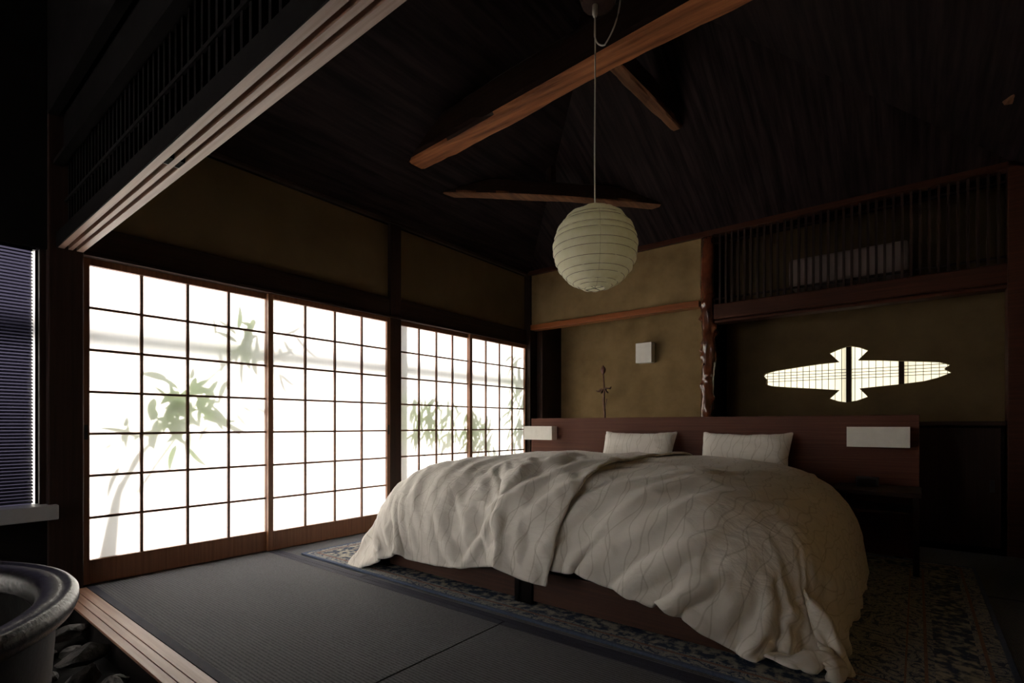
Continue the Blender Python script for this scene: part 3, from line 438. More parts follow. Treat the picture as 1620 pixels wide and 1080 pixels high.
DROOP= [[((3.162, 0.83), (3.122, 0.647), 0.026, 0.1), ((3.303, 0.851), (3.209, 0.747), 0.026, 0.04), ((3.354, 0.983), (3.219, 0.821), 0.026, 0.14), ((3.187, 0.795), (3.139, 0.6), 0.026, 0.04), ((3.133, 0.94), (3.133, 0.738), 0.026, 0.1), ((3.134, 1.055), (3.066, 0.908), 0.026, 0.11), ((3.188, 1.053), (3.206, 0.917), 0.026, 0.04), ((3.355, 0.937), (3.294, 0.762), 0.026, 0.07), ((3.399, 0.824), (3.417, 0.691), 0.026, 0.14), ((3.383, 0.987), (3.22, 0.831), 0.026, 0.13), ((3.207, 0.924), (3.103, 0.744), 0.026, 0.12), ((3.135, 1.047), (3.176, 0.86), 0.026, 0.1), ((3.172, 0.938), (3.166, 0.756), 0.026, 0.1), ((3.263, 0.855), (3.29, 0.688), 0.026, 0.1), ((3.258, 1.129), (3.276, 1.008), 0.026, 0.12), ((3.232, 1.077), (3.389, 0.961), 0.026, 0.18), ((3.336, 0.943), (3.276, 0.748), 0.026, 0.17), ((3.282, 0.972), (3.176, 0.853), 0.026, 0.12), ((3.389, 1.143), (3.266, 0.968), 0.026, 0.14), ((3.347, 0.951), (3.457, 0.795), 0.026, 0.1), ((3.141, 0.822), (3.075, 0.664), 0.026, 0.11), ((3.222, 1.012), (3.104, 0.871), 0.026, 0.13), ((3.292, 0.973), (3.259, 0.854), 0.026, 0.12), ((3.361, 0.847), (3.261, 0.669), 0.026, 0.15), ((3.194, 0.832), (3.14, 0.659), 0.026, 0.04), ((3.332, 1.05), (3.295, 0.923), 0.026, 0.13), ((3.218, 1.113), (3.223, 0.981), 0.026, 0.08), ((3.319, 0.974), (3.291, 0.826), 0.026, 0.11), ((3.133, 0.996), (3.085, 0.846), 0.026, 0.17), ((3.263, 1.063), (3.188, 0.897), 0.026, 0.15), ((3.132, 1.128), (3.109, 1.0), 0.026, 0.14), ((3.31, 0.941), (3.314, 0.801), 0.026, 0.18), ((3.344, 0.952), (3.349, 0.811), 0.026, 0.12), ((3.212, 0.909), (3.229, 0.786), 0.026, 0.08), ((3.392, 0.818), (3.319, 0.68), 0.026, 0.17), ((3.328, 0.989), (3.339, 0.845), 0.026, 0.04), ((3.366, 1.13), (3.214, 0.966), 0.026, 0.06), ((3.363, 0.782), (3.345, 0.595), 0.026, 0.11), ((3.227, 1.012), (3.226, 0.875), 0.026, 0.07), ((3.154, 0.896), (3.182, 0.753), 0.026, 0.11), ((3.213, 0.821), (3.108, 0.641), 0.026, 0.09), ((3.397, 0.853), (3.355, 0.704), 0.026, 0.07), ((3.309, 0.833), (3.371, 0.628), 0.026, 0.14), ((3.256, 0.779), (3.128, 0.684), 0.026, 0.14), ((3.149, 1.074), (3.069, 0.883), 0.026, 0.12), ((3.356, 1.007), (3.218, 0.895), 0.026, 0.08), ((3.363, 0.919), (3.274, 0.721), 0.026, 0.12), ((3.154, 1.121), (3.145, 0.998), 0.026, 0.16), ((3.341, 0.836), (3.398, 0.688), 0.026, 0.09), ((3.28, 1.059), (3.318, 0.936), 0.026, 0.08), ((3.37, 0.934), (3.396, 0.725), 0.026, 0.15), ((3.352, 1.139), (3.29, 0.96), 0.026, 0.05), ((3.157, 0.817), (3.119, 0.702), 0.026, 0.1), ((3.157, 1.075), (2.992, 1.023), 0.026, 0.14), ((3.153, 0.808), (2.999, 0.722), 0.026, 0.08), ((3.194, 0.964), (3.188, 0.838), 0.026, 0.13), ((3.137, 1.131), (3.124, 0.924), 0.026, 0.1), ((3.21, 1.115), (3.056, 0.949), 0.026, 0.18), ((3.392, 1.104), (3.493, 0.984), 0.026, 0.12), ((3.313, 0.898), (3.403, 0.769), 0.026, 0.12)], [((3.663, 0.727), (3.538, 0.636), 0.026, 0.16), ((3.582, 1.016), (3.457, 0.856), 0.026, 0.14), ((3.558, 1.082), (3.618, 0.921), 0.026, 0.2), ((3.661, 0.91), (3.542, 0.765), 0.026, 0.1), ((3.411, 1.134), (3.402, 0.968), 0.026, 0.18), ((3.542, 0.903), (3.448, 0.774), 0.026, 0.06), ((3.488, 1.089), (3.338, 0.956), 0.026, 0.09), ((3.645, 0.796), (3.597, 0.602), 0.026, 0.19), ((3.608, 0.8), (3.417, 0.727), 0.026, 0.08), ((3.606, 0.833), (3.588, 0.663), 0.026, 0.13), ((3.533, 0.741), (3.454, 0.581), 0.026, 0.18), ((3.647, 0.948), (3.674, 0.766), 0.026, 0.19), ((3.597, 0.936), (3.611, 0.789), 0.026, 0.08), ((3.649, 1.035), (3.466, 0.864), 0.026, 0.1), ((3.663, 0.837), (3.744, 0.667), 0.026, 0.14), ((3.484, 1.058), (3.455, 0.886), 0.026, 0.19), ((3.569, 1.119), (3.551, 0.914), 0.026, 0.09), ((3.603, 1.128), (3.752, 0.971), 0.026, 0.1), ((3.461, 0.764), (3.55, 0.644), 0.026, 0.09), ((3.457, 0.762), (3.438, 0.6), 0.026, 0.16), ((3.41, 0.988), (3.389, 0.852), 0.026, 0.19), ((3.408, 0.828), (3.399, 0.706), 0.026, 0.1), ((3.622, 1.085), (3.611, 0.941), 0.026, 0.07), ((3.673, 1.089), (3.699, 0.961), 0.026, 0.11), ((3.567, 0.821), (3.542, 0.688), 0.026, 0.12), ((3.609, 0.822), (3.534, 0.617), 0.026, 0.17), ((3.636, 0.837), (3.575, 0.672), 0.026, 0.1), ((3.428, 0.951), (3.254, 0.794), 0.026, 0.08), ((3.559, 0.977), (3.401, 0.848), 0.026, 0.1), ((3.565, 0.965), (3.433, 0.885), 0.026, 0.14), ((3.438, 1.123), (3.394, 1.001), 0.026, 0.15), ((3.538, 0.714), (3.447, 0.514), 0.026, 0.2), ((3.463, 0.953), (3.509, 0.81), 0.026, 0.17), ((3.593, 1.039), (3.614, 0.873), 0.026, 0.13), ((3.402, 1.13), (3.28, 0.997), 0.026, 0.09), ((3.427, 1.068), (3.328, 0.943), 0.026, 0.09), ((3.541, 0.945), (3.535, 0.791), 0.026, 0.19), ((3.665, 0.827), (3.667, 0.657), 0.026, 0.13), ((3.558, 1.13), (3.567, 0.965), 0.026, 0.07), ((3.619, 0.99), (3.584, 0.815), 0.026, 0.19), ((3.566, 1.024), (3.526, 0.804), 0.026, 0.16), ((3.428, 1.013), (3.366, 0.816), 0.026, 0.15), ((3.405, 0.95), (3.418, 0.789), 0.026, 0.14), ((3.421, 1.023), (3.378, 0.868), 0.026, 0.19), ((3.421, 0.817), (3.447, 0.678), 0.026, 0.12), ((3.606, 0.977), (3.6, 0.84), 0.026, 0.08), ((3.422, 0.776), (3.265, 0.641), 0.026, 0.06), ((3.579, 0.806), (3.567, 0.61), 0.026, 0.13), ((3.497, 0.948), (3.461, 0.749), 0.026, 0.13), ((3.663, 0.792), (3.49, 0.619), 0.026, 0.18)], [((3.801, 0.861), (3.852, 0.697), 0.026, 0.05), ((3.768, 0.758), (3.795, 0.604), 0.026, 0.07), ((3.916, 0.887), (4.017, 0.677), 0.026, 0.06), ((3.861, 0.745), (3.794, 0.57), 0.026, 0.14), ((3.867, 1.032), (3.888, 0.824), 0.026, 0.04), ((3.896, 0.887), (3.89, 0.681), 0.026, 0.16), ((3.873, 0.726), (3.8, 0.566), 0.026, 0.17), ((3.898, 1.021), (3.937, 0.879), 0.026, 0.07), ((3.911, 0.9), (3.898, 0.704), 0.026, 0.09), ((3.818, 0.847), (3.672, 0.692), 0.026, 0.17), ((3.868, 0.724), (3.668, 0.566), 0.026, 0.06), ((3.895, 0.71), (3.847, 0.491), 0.026, 0.12), ((3.873, 0.98), (3.898, 0.764), 0.026, 0.05), ((3.894, 0.701), (3.884, 0.562), 0.026, 0.15), ((3.827, 1.001), (3.768, 0.847), 0.026, 0.05), ((3.858, 1.039), (4.011, 0.862), 0.026, 0.09), ((3.898, 0.704), (3.776, 0.548), 0.026, 0.05), ((3.856, 1.044), (3.817, 0.896), 0.026, 0.1), ((3.857, 0.999), (3.785, 0.875), 0.026, 0.17), ((3.901, 0.921), (3.913, 0.742), 0.026, 0.11), ((3.862, 0.843), (3.978, 0.668), 0.026, 0.11), ((3.83, 0.799), (3.916, 0.654), 0.026, 0.08), ((3.913, 0.869), (3.774, 0.711), 0.026, 0.12), ((3.769, 0.836), (3.713, 0.649), 0.026, 0.05), ((3.86, 0.889), (3.904, 0.69), 0.026, 0.14), ((3.769, 1.031), (3.609, 0.871), 0.026, 0.17), ((3.803, 0.892), (3.793, 0.703), 0.026, 0.08), ((3.821, 0.843), (3.715, 0.704), 0.026, 0.09), ((3.882, 1.046), (3.84, 0.859), 0.026, 0.07), ((3.887, 0.97), (3.913, 0.821), 0.026, 0.1)], [((4.083, 0.754), (3.872, 0.598), 0.026, 0.17), ((3.924, 0.856), (3.932, 0.626), 0.026, 0.13), ((4.159, 0.987), (4.106, 0.804), 0.026, 0.12), ((3.92, 0.946), (3.786, 0.817), 0.026, 0.17), ((4.122, 0.969), (3.967, 0.777), 0.026, 0.06), ((3.917, 0.71), (3.802, 0.585), 0.026, 0.07), ((4.182, 0.703), (4.04, 0.572), 0.026, 0.13), ((3.97, 0.684), (3.948, 0.481), 0.026, 0.18), ((4.157, 0.918), (4.085, 0.751), 0.026, 0.05), ((3.996, 0.806), (3.929, 0.683), 0.026, 0.13), ((4.006, 0.913), (4.046, 0.694), 0.026, 0.11), ((4.105, 1.007), (4.028, 0.774), 0.026, 0.04), ((4.117, 0.715), (4.065, 0.585), 0.026, 0.12), ((3.919, 1.007), (3.951, 0.859), 0.026, 0.17), ((3.968, 0.751), (3.814, 0.555), 0.026, 0.09), ((4.056, 0.742), (4.042, 0.598), 0.026, 0.14), ((4.13, 0.709), (4.064, 0.581), 0.026, 0.09), ((4.079, 0.689), (4.047, 0.522), 0.026, 0.17), ((4.061, 0.912), (4.002, 0.751), 0.026, 0.06), ((4.101, 0.659), (4.032, 0.518), 0.026, 0.05), ((4.183, 0.83), (4.125, 0.656), 0.026, 0.16), ((4.037, 0.872), (3.914, 0.763), 0.026, 0.17), ((3.925, 0.846), (3.757, 0.667), 0.026, 0.17), ((4.085, 0.737), (3.964, 0.621), 0.026, 0.1), ((3.956, 0.719), (4.177, 0.637), 0.026, 0.16), ((4.18, 0.86), (4.029, 0.704), 0.026, 0.14), ((4.044, 0.92), (3.946, 0.758), 0.026, 0.18), ((4.176, 0.795), (4.052, 0.629), 0.026, 0.09), ((3.94, 0.926), (3.819, 0.732), 0.026, 0.15), ((4.124, 0.771), (4.145, 0.564), 0.026, 0.15), ((4.013, 0.769), (4.112, 0.617), 0.026, 0.14), ((3.994, 0.682), (3.926, 0.49), 0.026, 0.12), ((3.92, 0.827), (3.921, 0.67), 0.026, 0.15), ((4.089, 0.733), (4.132, 0.562), 0.026, 0.13), ((4.114, 0.721), (3.976, 0.582), 0.026, 0.14), ((4.18, 0.672), (4.3, 0.489), 0.026, 0.11), ((3.96, 0.722), (4.08, 0.499), 0.026, 0.14), ((4.112, 0.964), (4.029, 0.754), 0.026, 0.12), ((4.094, 0.872), (4.018, 0.68), 0.026, 0.14), ((3.924, 0.966), (4.005, 0.797), 0.026, 0.13), ((3.974, 0.776), (3.821, 0.614), 0.026, 0.07), ((3.931, 0.976), (3.864, 0.819), 0.026, 0.07), ((3.967, 1.012), (4.014, 0.834), 0.026, 0.12), ((3.979, 0.697), (3.885, 0.586), 0.026, 0.1), ((3.99, 0.876), (3.918, 0.742), 0.026, 0.05), ((4.08, 0.992), (4.114, 0.801), 0.026, 0.09), ((4.071, 0.675), (4.197, 0.462), 0.026, 0.13), ((4.014, 0.974), (3.879, 0.803), 0.026, 0.12), ((4.175, 0.668), (4.255, 0.468), 0.026, 0.04), ((3.945, 0.82), (3.748, 0.686), 0.026, 0.06)], [((4.704, 0.858), (4.645, 0.66), 0.026, 0.14), ((4.615, 0.921), (4.559, 0.738), 0.026, 0.16), ((4.563, 0.878), (4.634, 0.653), 0.026, 0.15), ((4.542, 1.126), (4.396, 0.91), 0.026, 0.09), ((4.706, 0.997), (4.666, 0.754), 0.026, 0.16), ((4.707, 1.243), (4.628, 1.091), 0.026, 0.08), ((4.66, 1.397), (4.668, 1.142), 0.026, 0.14), ((4.586, 0.746), (4.564, 0.5), 0.026, 0.12), ((4.663, 0.984), (4.563, 0.755), 0.026, 0.1), ((4.651, 1.383), (4.594, 1.171), 0.026, 0.06), ((4.728, 1.162), (4.722, 1.001), 0.026, 0.08), ((4.619, 1.549), (4.641, 1.382), 0.026, 0.17), ((4.677, 1.682), (4.499, 1.46), 0.026, 0.18), ((4.656, 1.382), (4.592, 1.194), 0.026, 0.1), ((4.524, 0.681), (4.603, 0.536), 0.026, 0.11), ((4.756, 1.451), (4.572, 1.207), 0.026, 0.17), ((4.67, 0.789), (4.522, 0.619), 0.026, 0.12), ((4.616, 0.975), (4.728, 0.795), 0.026, 0.06), ((4.691, 1.425), (4.617, 1.224), 0.026, 0.05), ((4.523, 1.09), (4.532, 0.907), 0.026, 0.09), ((4.61, 0.751), (4.73, 0.589), 0.026, 0.14), ((4.561, 1.206), (4.395, 1.035), 0.026, 0.07), ((4.591, 1.378), (4.609, 1.142), 0.026, 0.19), ((4.739, 1.315), (4.531, 1.134), 0.026, 0.09), ((4.596, 1.194), (4.435, 0.98), 0.026, 0.05), ((4.61, 1.63), (4.594, 1.481), 0.026, 0.16), ((4.52, 0.961), (4.312, 0.836), 0.026, 0.06), ((4.541, 0.733), (4.569, 0.519), 0.026, 0.11), ((4.7, 0.866), (4.693, 0.663), 0.026, 0.1), ((4.529, 1.054), (4.459, 0.847), 0.026, 0.07), ((4.658, 1.594), (4.673, 1.438), 0.026, 0.18), ((4.659, 0.98), (4.693, 0.821), 0.026, 0.17), ((4.513, 1.061), (4.241, 0.889), 0.026, 0.11), ((4.676, 0.889), (4.736, 0.73), 0.026, 0.18), ((4.736, 1.249), (4.77, 1.012), 0.026, 0.15), ((4.508, 0.88), (4.401, 0.639), 0.026, 0.09), ((4.744, 1.616), (4.74, 1.368), 0.026, 0.11), ((4.739, 1.669), (4.518, 1.573), 0.026, 0.16), ((4.661, 1.149), (4.582, 1.007), 0.026, 0.06), ((4.759, 0.916), (4.567, 0.691), 0.026, 0.15), ((4.581, 1.606), (4.406, 1.395), 0.026, 0.11), ((4.622, 1.613), (4.511, 1.468), 0.026, 0.12), ((4.499, 1.153), (4.464, 0.995), 0.026, 0.13), ((4.593, 1.461), (4.494, 1.298), 0.026, 0.13), ((4.736, 1.271), (4.716, 1.105), 0.026, 0.13), ((4.702, 1.116), (4.592, 0.961), 0.026, 0.1), ((4.592, 1.242), (4.417, 1.083), 0.026, 0.14), ((4.682, 1.038), (4.616, 0.803), 0.026, 0.1), ((4.669, 0.704), (4.686, 0.54), 0.026, 0.06), ((4.501, 0.921), (4.518, 0.766), 0.026, 0.15), ((4.517, 1.311), (4.612, 1.181), 0.026, 0.08), ((4.641, 0.756), (4.637, 0.577), 0.026, 0.12), ((4.685, 0.815), (4.661, 0.651), 0.026, 0.07), ((4.756, 1.652), (4.744, 1.396), 0.026, 0.16), ((4.671, 0.952), (4.638, 0.732), 0.026, 0.08), ((4.722, 0.902), (4.523, 0.703), 0.026, 0.08), ((4.648, 1.433), (4.594, 1.197), 0.026, 0.15), ((4.673, 0.903), (4.889, 0.812), 0.026, 0.13), ((4.499, 1.311), (4.437, 1.158), 0.026, 0.18), ((4.746, 1.255), (4.685, 1.012), 0.026, 0.06), ((4.527, 1.669), (4.353, 1.552), 0.026, 0.06), ((4.648, 1.415), (4.599, 1.255), 0.026, 0.11), ((4.539, 0.703), (4.597, 0.517), 0.026, 0.14), ((4.618, 1.415), (4.637, 1.257), 0.026, 0.17), ((4.541, 1.232), (4.754, 1.039), 0.026, 0.16), ((4.627, 1.568), (4.701, 1.365), 0.026, 0.12), ((4.722, 1.156), (4.604, 0.939), 0.026, 0.17), ((4.733, 1.543), (4.811, 1.297), 0.026, 0.17), ((4.721, 1.354), (4.608, 1.187), 0.026, 0.17), ((4.587, 1.68), (4.468, 1.507), 0.026, 0.06), ((4.657, 0.912), (4.475, 0.692), 0.026, 0.07), ((4.736, 0.842), (4.617, 0.651), 0.026, 0.18), ((4.629, 0.904), (4.807, 0.73), 0.026, 0.17), ((4.648, 0.812), (4.353, 0.705), 0.026, 0.16), ((4.508, 1.546), (4.574, 1.401), 0.026, 0.07), ((4.625, 1.574), (4.682, 1.357), 0.026, 0.16), ((4.514, 0.701), (4.377, 0.508), 0.026, 0.07), ((4.686, 0.761), (4.579, 0.612), 0.026, 0.08), ((4.658, 0.82), (4.653, 0.589), 0.026, 0.14), ((4.612, 0.876), (4.537, 0.673), 0.026, 0.15)]]

def add_leaf(bm, p0, p1, wd):
    d = p1-p0; L = d.length; d.normalize()
    side = d.cross(Vector((1, 0, 0))).normalized(); n = 7; prev = None
    for i in range(n+1):
        u = i/n; ww = wd*.5*(math.sin(math.pi*min(1, u**.75))**.8)*(1-.15*u)+.0006
        c = p0+d*L*u+side*(.06*L*math.sin(u*math.pi))
        cur = [bm.verts.new(c-side*ww), bm.verts.new(c+Vector((.003, 0, 0))), bm.verts.new(c+side*ww)]
        if prev:
            bm.faces.new((prev[0], prev[1], cur[1], cur[0])); bm.faces.new((prev[1], prev[2], cur[2], cur[1]))
        prev = cur
t = thing('bamboo_plant', (-3.86, 1.0, -.1), 'leafy bamboo whose shadow falls on the left paper doors', 'bamboo')
bm = bmesh.new()
for pl, r in STEMS:
    dd = .2
    if r > .03: pts = [Vector((-3.85, pl[0][0]-.1, -.1))]+[Vector((-3.62-dd, a-.45*dd, b+.25*dd)) for a, b in pl]; rr = [.055, .048, .038, .030, .024, .017]
    else: pts = [Vector((-3.62-dd, a-.45*dd, b+.25*dd)) for a, b in pl]; rr = [r*(1-.5*i/len(pts)) for i in range(len(pts))]
    tube(bm, pts, rr[:len(pts)], 8)
obj('stem', bm, 'stem', t, smooth=True)
bm = bmesh.new()
for a, b, wd, dd in LEAVES: add_leaf(bm, Vector((-3.615-dd, a[0]-.45*dd, a[1]+.25*dd)), Vector((-3.615-dd, b[0]-.45*dd, b[1]+.25*dd)), wd)
obj('foliage', bm, 'leaf', t)
PL = ['drooping slender leaves seen blurred through the left half of the third paper door', 'drooping slender leaves seen blurred through the right half of the third paper door',
      'slender leaves behind the stile where third and fourth paper doors meet', 'drooping leaves blurred behind the left half of the fourth paper door', 'tall drooping leaves blurred behind the far right end of the fourth paper door']
for g, lab in zip(DROOP, PL):
    ys = [q[0][0] for q in g]; ym = sum(ys)/len(ys); zt = max(q[0][1] for q in g); dd = g[0][3]
    t = thing('garden_shrub', (-3.8, ym, -.1), lab, 'shrub', 'shrubs outside the paper doors')
    bm = bmesh.new()
    for k in range(5):
        q = g[k*5 % len(g)]
        tube(bm, [(-3.8, ym+.02*k-.04, -.1), (-3.8, ym+(q[0][0]-ym)*.4, .5), (-3.615-q[3], q[0][0]-.45*q[3], q[0][1]+.25*q[3])], [.007, .005, .002], 6)
    obj('stem', bm, 'stem', t, smooth=True)
    bm = bmesh.new()
    for a, b, wd, d_ in g: add_leaf(bm, Vector((-3.615-d_, a[0]-.45*d_, a[1]+.25*d_)), Vector((-3.615-d_, b[0]-.45*d_, b[1]+.25*d_)), wd)
    obj('foliage', bm, 'leaf', t)

# ------------------------------------------------------------ roof logs
def log(name, p0, p1, w_, h_, mat, label, bow=0, seed=0, cat='beam', n=36):
    p0, p1 = Vector(p0), Vector(p1); d = (p1-p0).normalized(); sd_ = Vector((0, 0, 1)).cross(d).normalized(); bm = bmesh.new(); rs = []
    for i in range(n+1):
        u = i/n; c = p0.lerp(p1, u); c = c+Vector((0, 0, bow*math.sin(u*math.pi)))
        ring = []
        for k in range(16):
            a = 6.28319*k/16+.2; ca, sa = math.cos(a), math.sin(a)
            e = .36; px = math.copysign(abs(ca)**e, ca)*w_/2; pz = math.copysign(abs(sa)**e, sa)*h_/2
            f = 1+.13*noise.noise(Vector((u*5+seed, ca*1.2, sa*1.2)))+.05*noise.noise(Vector((u*22+seed, ca*3, sa*3)))
            ring.append(bm.verts.new(c+sd_*px*f+Vector((0, 0, h_/2+pz*f))))
        rs.append(ring)
    for i in range(n):
        for k in range(16): bm.faces.new((rs[i][k], rs[i][(k+1)%16], rs[i+1][(k+1)%16], rs[i+1][k]))
    bm.faces.new(rs[0][::-1]); bm.faces.new(rs[-1])
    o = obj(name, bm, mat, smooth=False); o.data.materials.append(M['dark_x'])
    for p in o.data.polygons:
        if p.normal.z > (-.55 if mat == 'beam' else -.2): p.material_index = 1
    return tag(o, label, cat)
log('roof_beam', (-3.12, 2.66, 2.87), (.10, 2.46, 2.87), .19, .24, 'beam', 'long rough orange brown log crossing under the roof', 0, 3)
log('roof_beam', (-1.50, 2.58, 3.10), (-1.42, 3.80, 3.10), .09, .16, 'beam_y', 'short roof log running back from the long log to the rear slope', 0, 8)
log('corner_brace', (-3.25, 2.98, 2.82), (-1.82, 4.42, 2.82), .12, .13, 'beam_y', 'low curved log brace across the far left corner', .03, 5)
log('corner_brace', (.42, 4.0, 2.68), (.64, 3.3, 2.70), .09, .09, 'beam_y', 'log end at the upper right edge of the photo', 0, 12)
bm = bmesh.new(); tube(bm, [(-2.53, 3.76, 2.95), (-2.53, 3.76, 3.15)], .045, 12)
tag(obj('roof_strut', bm, 'dark_z'), 'short dark post standing on the curved corner brace', 'post')
# hanging post with lamp socket, cord and lantern
LX, LY = -1.306, 2.345
bm = bmesh.new(); tube(bm, [(LX+.02, LY, 3.045), (LX+.02, LY, 3.09), (LX+.02, LY, 3.52)], [.085, .10, .10], 16)
tag(obj('hanging_post', bm, 'dark_z', smooth=False), 'round dark roof post end above the lantern cord', 'post')
t = thing('pendant_lantern', (LX, LY, 1.58), 'round ribbed white paper lantern hanging over the bed', 'lantern')
bm = bmesh.new()
tube(bm, [(LX, LY, 3.02), (LX+.001, LY, 2.7), (LX-.002, LY, 2.3), (LX, LY, 2.0), (LX, LY, 1.93)], .0035, 6)
pts = []
for i in range(17):
    u = i/16; a = math.pi*(1.0+u*.95)
    pts.append((LX+.062+.065*math.cos(a)*(1 if u < .5 else 1.25), LY, 2.905+.09*math.sin(a) if u < .5 else 2.905+.09*math.sin(a)+.22*(u-.5)))
tube(bm, [(LX, LY, 3.0)]+pts[1:]+[(LX+.15, LY, 3.1)], .004, 6)
obj('cord', bm, 'socket', t, smooth=True)
bm = bmesh.new(); lathe(bm, [(.001, 3.05), (.014, 3.05), (.014, 3.0), (.008, 2.985), (.001, 2.985)], (LX, LY), 14)
obj('socket', bm, 'socket', t, smooth=True)
# shade: puffed bands between thin bamboo ribs
RAD, CZ = .213, 1.79
ribs = [78, 66, 58, 42, 35, 20, 11, -2, -12, -25, -37, -46, -58, -66, -76]
bm = bmesh.new(); prof = []; rz = []
for i in range(len(ribs)-1):
    a0, a1 = ribs[i], ribs[i+1]
    for k in range(6):
        u = k/6; a = R(a0+(a1-a0)*u)
        rr = RAD*(1+.0022*abs(a0-a1)*math.sin(math.pi*u)**.8-.006)
        prof.append((rr*math.cos(a), CZ+rr*math.sin(a)))
    rz.append((RAD*.996*math.cos(R(a0)), CZ+RAD*.996*math.sin(R(a0))))
a = R(ribs[-1]); prof.append((RAD*math.cos(a), CZ+RAD*math.sin(a))); rz.append(prof[-1])
rings = lathe(bm, prof, (LX, LY), 72)
for v in bm.verts:
    d = v.co-Vector((LX, LY, CZ)); v.co += d.normalized()*(.0035*noise.noise(v.co*38)+.0028*noise.noise(v.co*16))
sh = obj('lamp_shade', bm, 'lantern', t, smooth=True)
bm = bmesh.new()
for r_, z_ in rz:
    n_ = 60; pts = [(LX+(r_+.0008)*math.cos(6.28319*k/n_), LY+(r_+.0008)*math.sin(6.28319*k/n_), z_) for k in range(n_+1)]
    tube(bm, pts, .0011, 5, False)
obj('rib', bm, 'dried', sh)
bm = bmesh.new()
for am in (-38, -128, 52, 142):
    aa = R(am-16); tube(bm, [(LX+(r_+.001)*math.cos(aa), LY+(r_+.001)*math.sin(aa), z_) for r_, z_ in prof], .0006, 4)
obj('seam', bm, 'stem', sh)
bm = bmesh.new()
r_ = rz[-1][0]; z_ = rz[-1][1]
tube(bm, [(LX-r_, LY, z_+.002), (LX+r_, LY, z_+.002)], .0015, 5); tube(bm, [(LX, LY-r_, z_+.002), (LX, LY+r_, z_+.002)], .0015, 5)
tube(bm, [(LX, LY, z_), (LX, LY, 2.0)], .0015, 5)
obj('wire_stretcher', bm, 'metal', t)
bm = bmesh.new(); lathe(bm, [(.001, 1.90), (.02, 1.88), (.03, 1.84), (.02, 1.80), (.001, 1.79)], (LX, LY), 14)
obj('bulb', bm, 'socket', t, smooth=True)

# ------------------------------------------------------------ mats
def mat_(name, x0, x1, y0, y1, label, b0=True, b1=True):
    t = thing(name, ((x0+x1)/2, (y0+y1)/2, -.052), label, 'tatami mat', 'charcoal tatami mats')
    obj('surface', bx(x0, x1, y0, y1, -.05, 0), 'tatami', t, .003)
    for k, (a, b) in enumerate((((y0, y0+.035)), ((y1-.035, y1)))):
        obj('border_band', bx(x0+.0005, x1-.0005, a-.0005, b+.0005, -.049, .0012), 'leather', t, .0008)
mat_('tatami_mat', -3.545, -1.453, .757, 1.782, 'charcoal tatami mat lit by the paper doors along the threshold')
mat_('tatami_mat', -1.449, .55, .757, 1.782, 'dark shaded tatami mat in front of the right bed frame')
mat_('tatami_mat', -3.545, -2.53, 1.786, 3.60, 'charcoal tatami mat between the paper doors and the bed')
mat_('tatami_mat', -2.526, -.50, 1.786, 3.60, 'charcoal tatami mat hidden mostly under the rug and bed')
mat_('tatami_mat', -.496, .55, 1.786, 3.60, 'dark tatami mat under the rug right of the bed')
struct('floor_rear', bx(-3.545, .55, 3.604, 4.76, -.05, -.002), 'tatami')

# ------------------------------------------------------------ rug
t = thing('rug', (-1.5, 3.0, .0015), 'blue and cream patterned rug under the bed', 'rug')
rx0, rx1, ry0, ry1 = -3.28, .28, 1.845, 4.2
obj('pile', bx(rx0+.02, rx1-.02, ry0+.02, ry1-.02, .0015, .011), 'rug', t)
bm = bmesh.new()
for a in ((rx0, rx1, ry0, ry0+.02), (rx0, rx1, ry1-.02, ry1), (rx0, rx0+.02, ry0+.02, ry1-.02), (rx1-.02, rx1, ry0+.02, ry1-.02)): box(bm, *a, .0015, .013)
obj('binding', bm, 'rug_edge', t, .003)
bm = bmesh.new()
for i_, wd in ((.07, .012), (.25, .01), (.31, .006)):
    X0, X1, Y0_, Y1_ = rx0+i_, rx1-i_, ry0+i_, ry1-i_
    for a in ((X0, X1, Y0_, Y0_+wd), (X0, X1, Y1_-wd, Y1_), (X0, X0+wd, Y0_+wd, Y1_-wd), (X1-wd, X1, Y0_+wd, Y1_-wd)): box(bm, *a, .0105, .0122)
obj('border_stripe', bm, 'rug_line', t)
bm = bmesh.new()
for a in ((rx0+.10, rx1-.10, ry0+.10, ry0+.23), (rx0+.10, rx0+.23, ry0+.23, ry1-.23), (rx1-.23, rx1-.10, ry0+.23, ry1-.23), (rx0+.1, rx1-.1, ry1-.23, ry1-.1)): box(bm, *a, .0105, .0118)
obj('border_band', bm, 'rug_band', t)

# ------------------------------------------------------------ beds
def bed(x0, x1, label):
    t = thing('bed', ((x0+x1)/2, 3.05, .011), label, 'bed', 'two single bed frames pushed together')
    bm = bmesh.new()
    obj('foot_panel', bx(x0+.07, x1-.03, 2.012, 2.04, .028, .18), 'bedwood', t, .003)
    obj('side_rail', bx(x0, x0+.03, 2.09, 4.12, .05, .24), 'bedwood', t, .003)
    obj('side_rail', bx(x1-.03, x1, 2.09, 4.12, .05, .24), 'bedwood', t, .003)
    for a in (x0, x1-.085):
        for b in (2.0, 4.04): obj('leg', bx(a if a == x0 else x1-.03, (a+.072) if a == x0 else x1-.001, b+(.06 if b < 3 and a > -1 else 0), b+.08+(.06 if b < 3 and a > -1 else 0), .0125, .15 if b < 3 else .22), 'black', t, .004)
    obj('slat_base', bx(x0+.031, x1-.031, 2.05, 4.12, .21, .25), 'bedwood', t)
    obj('mattress', bx(x0+.07, x1-.07, 2.14, 4.12, .25, .475), 'white', t, .09)
bed(-2.62, -1.535, 'low wooden bed frame with brown foot panel on the window side')
bed(-1.53, -.445, 'low dark bed frame at the foot of the shaded right duvet')
t = thing('headboard', (-1.51, 4.2, .011), 'long reddish brown wooden headboard behind both beds', 'headboard')
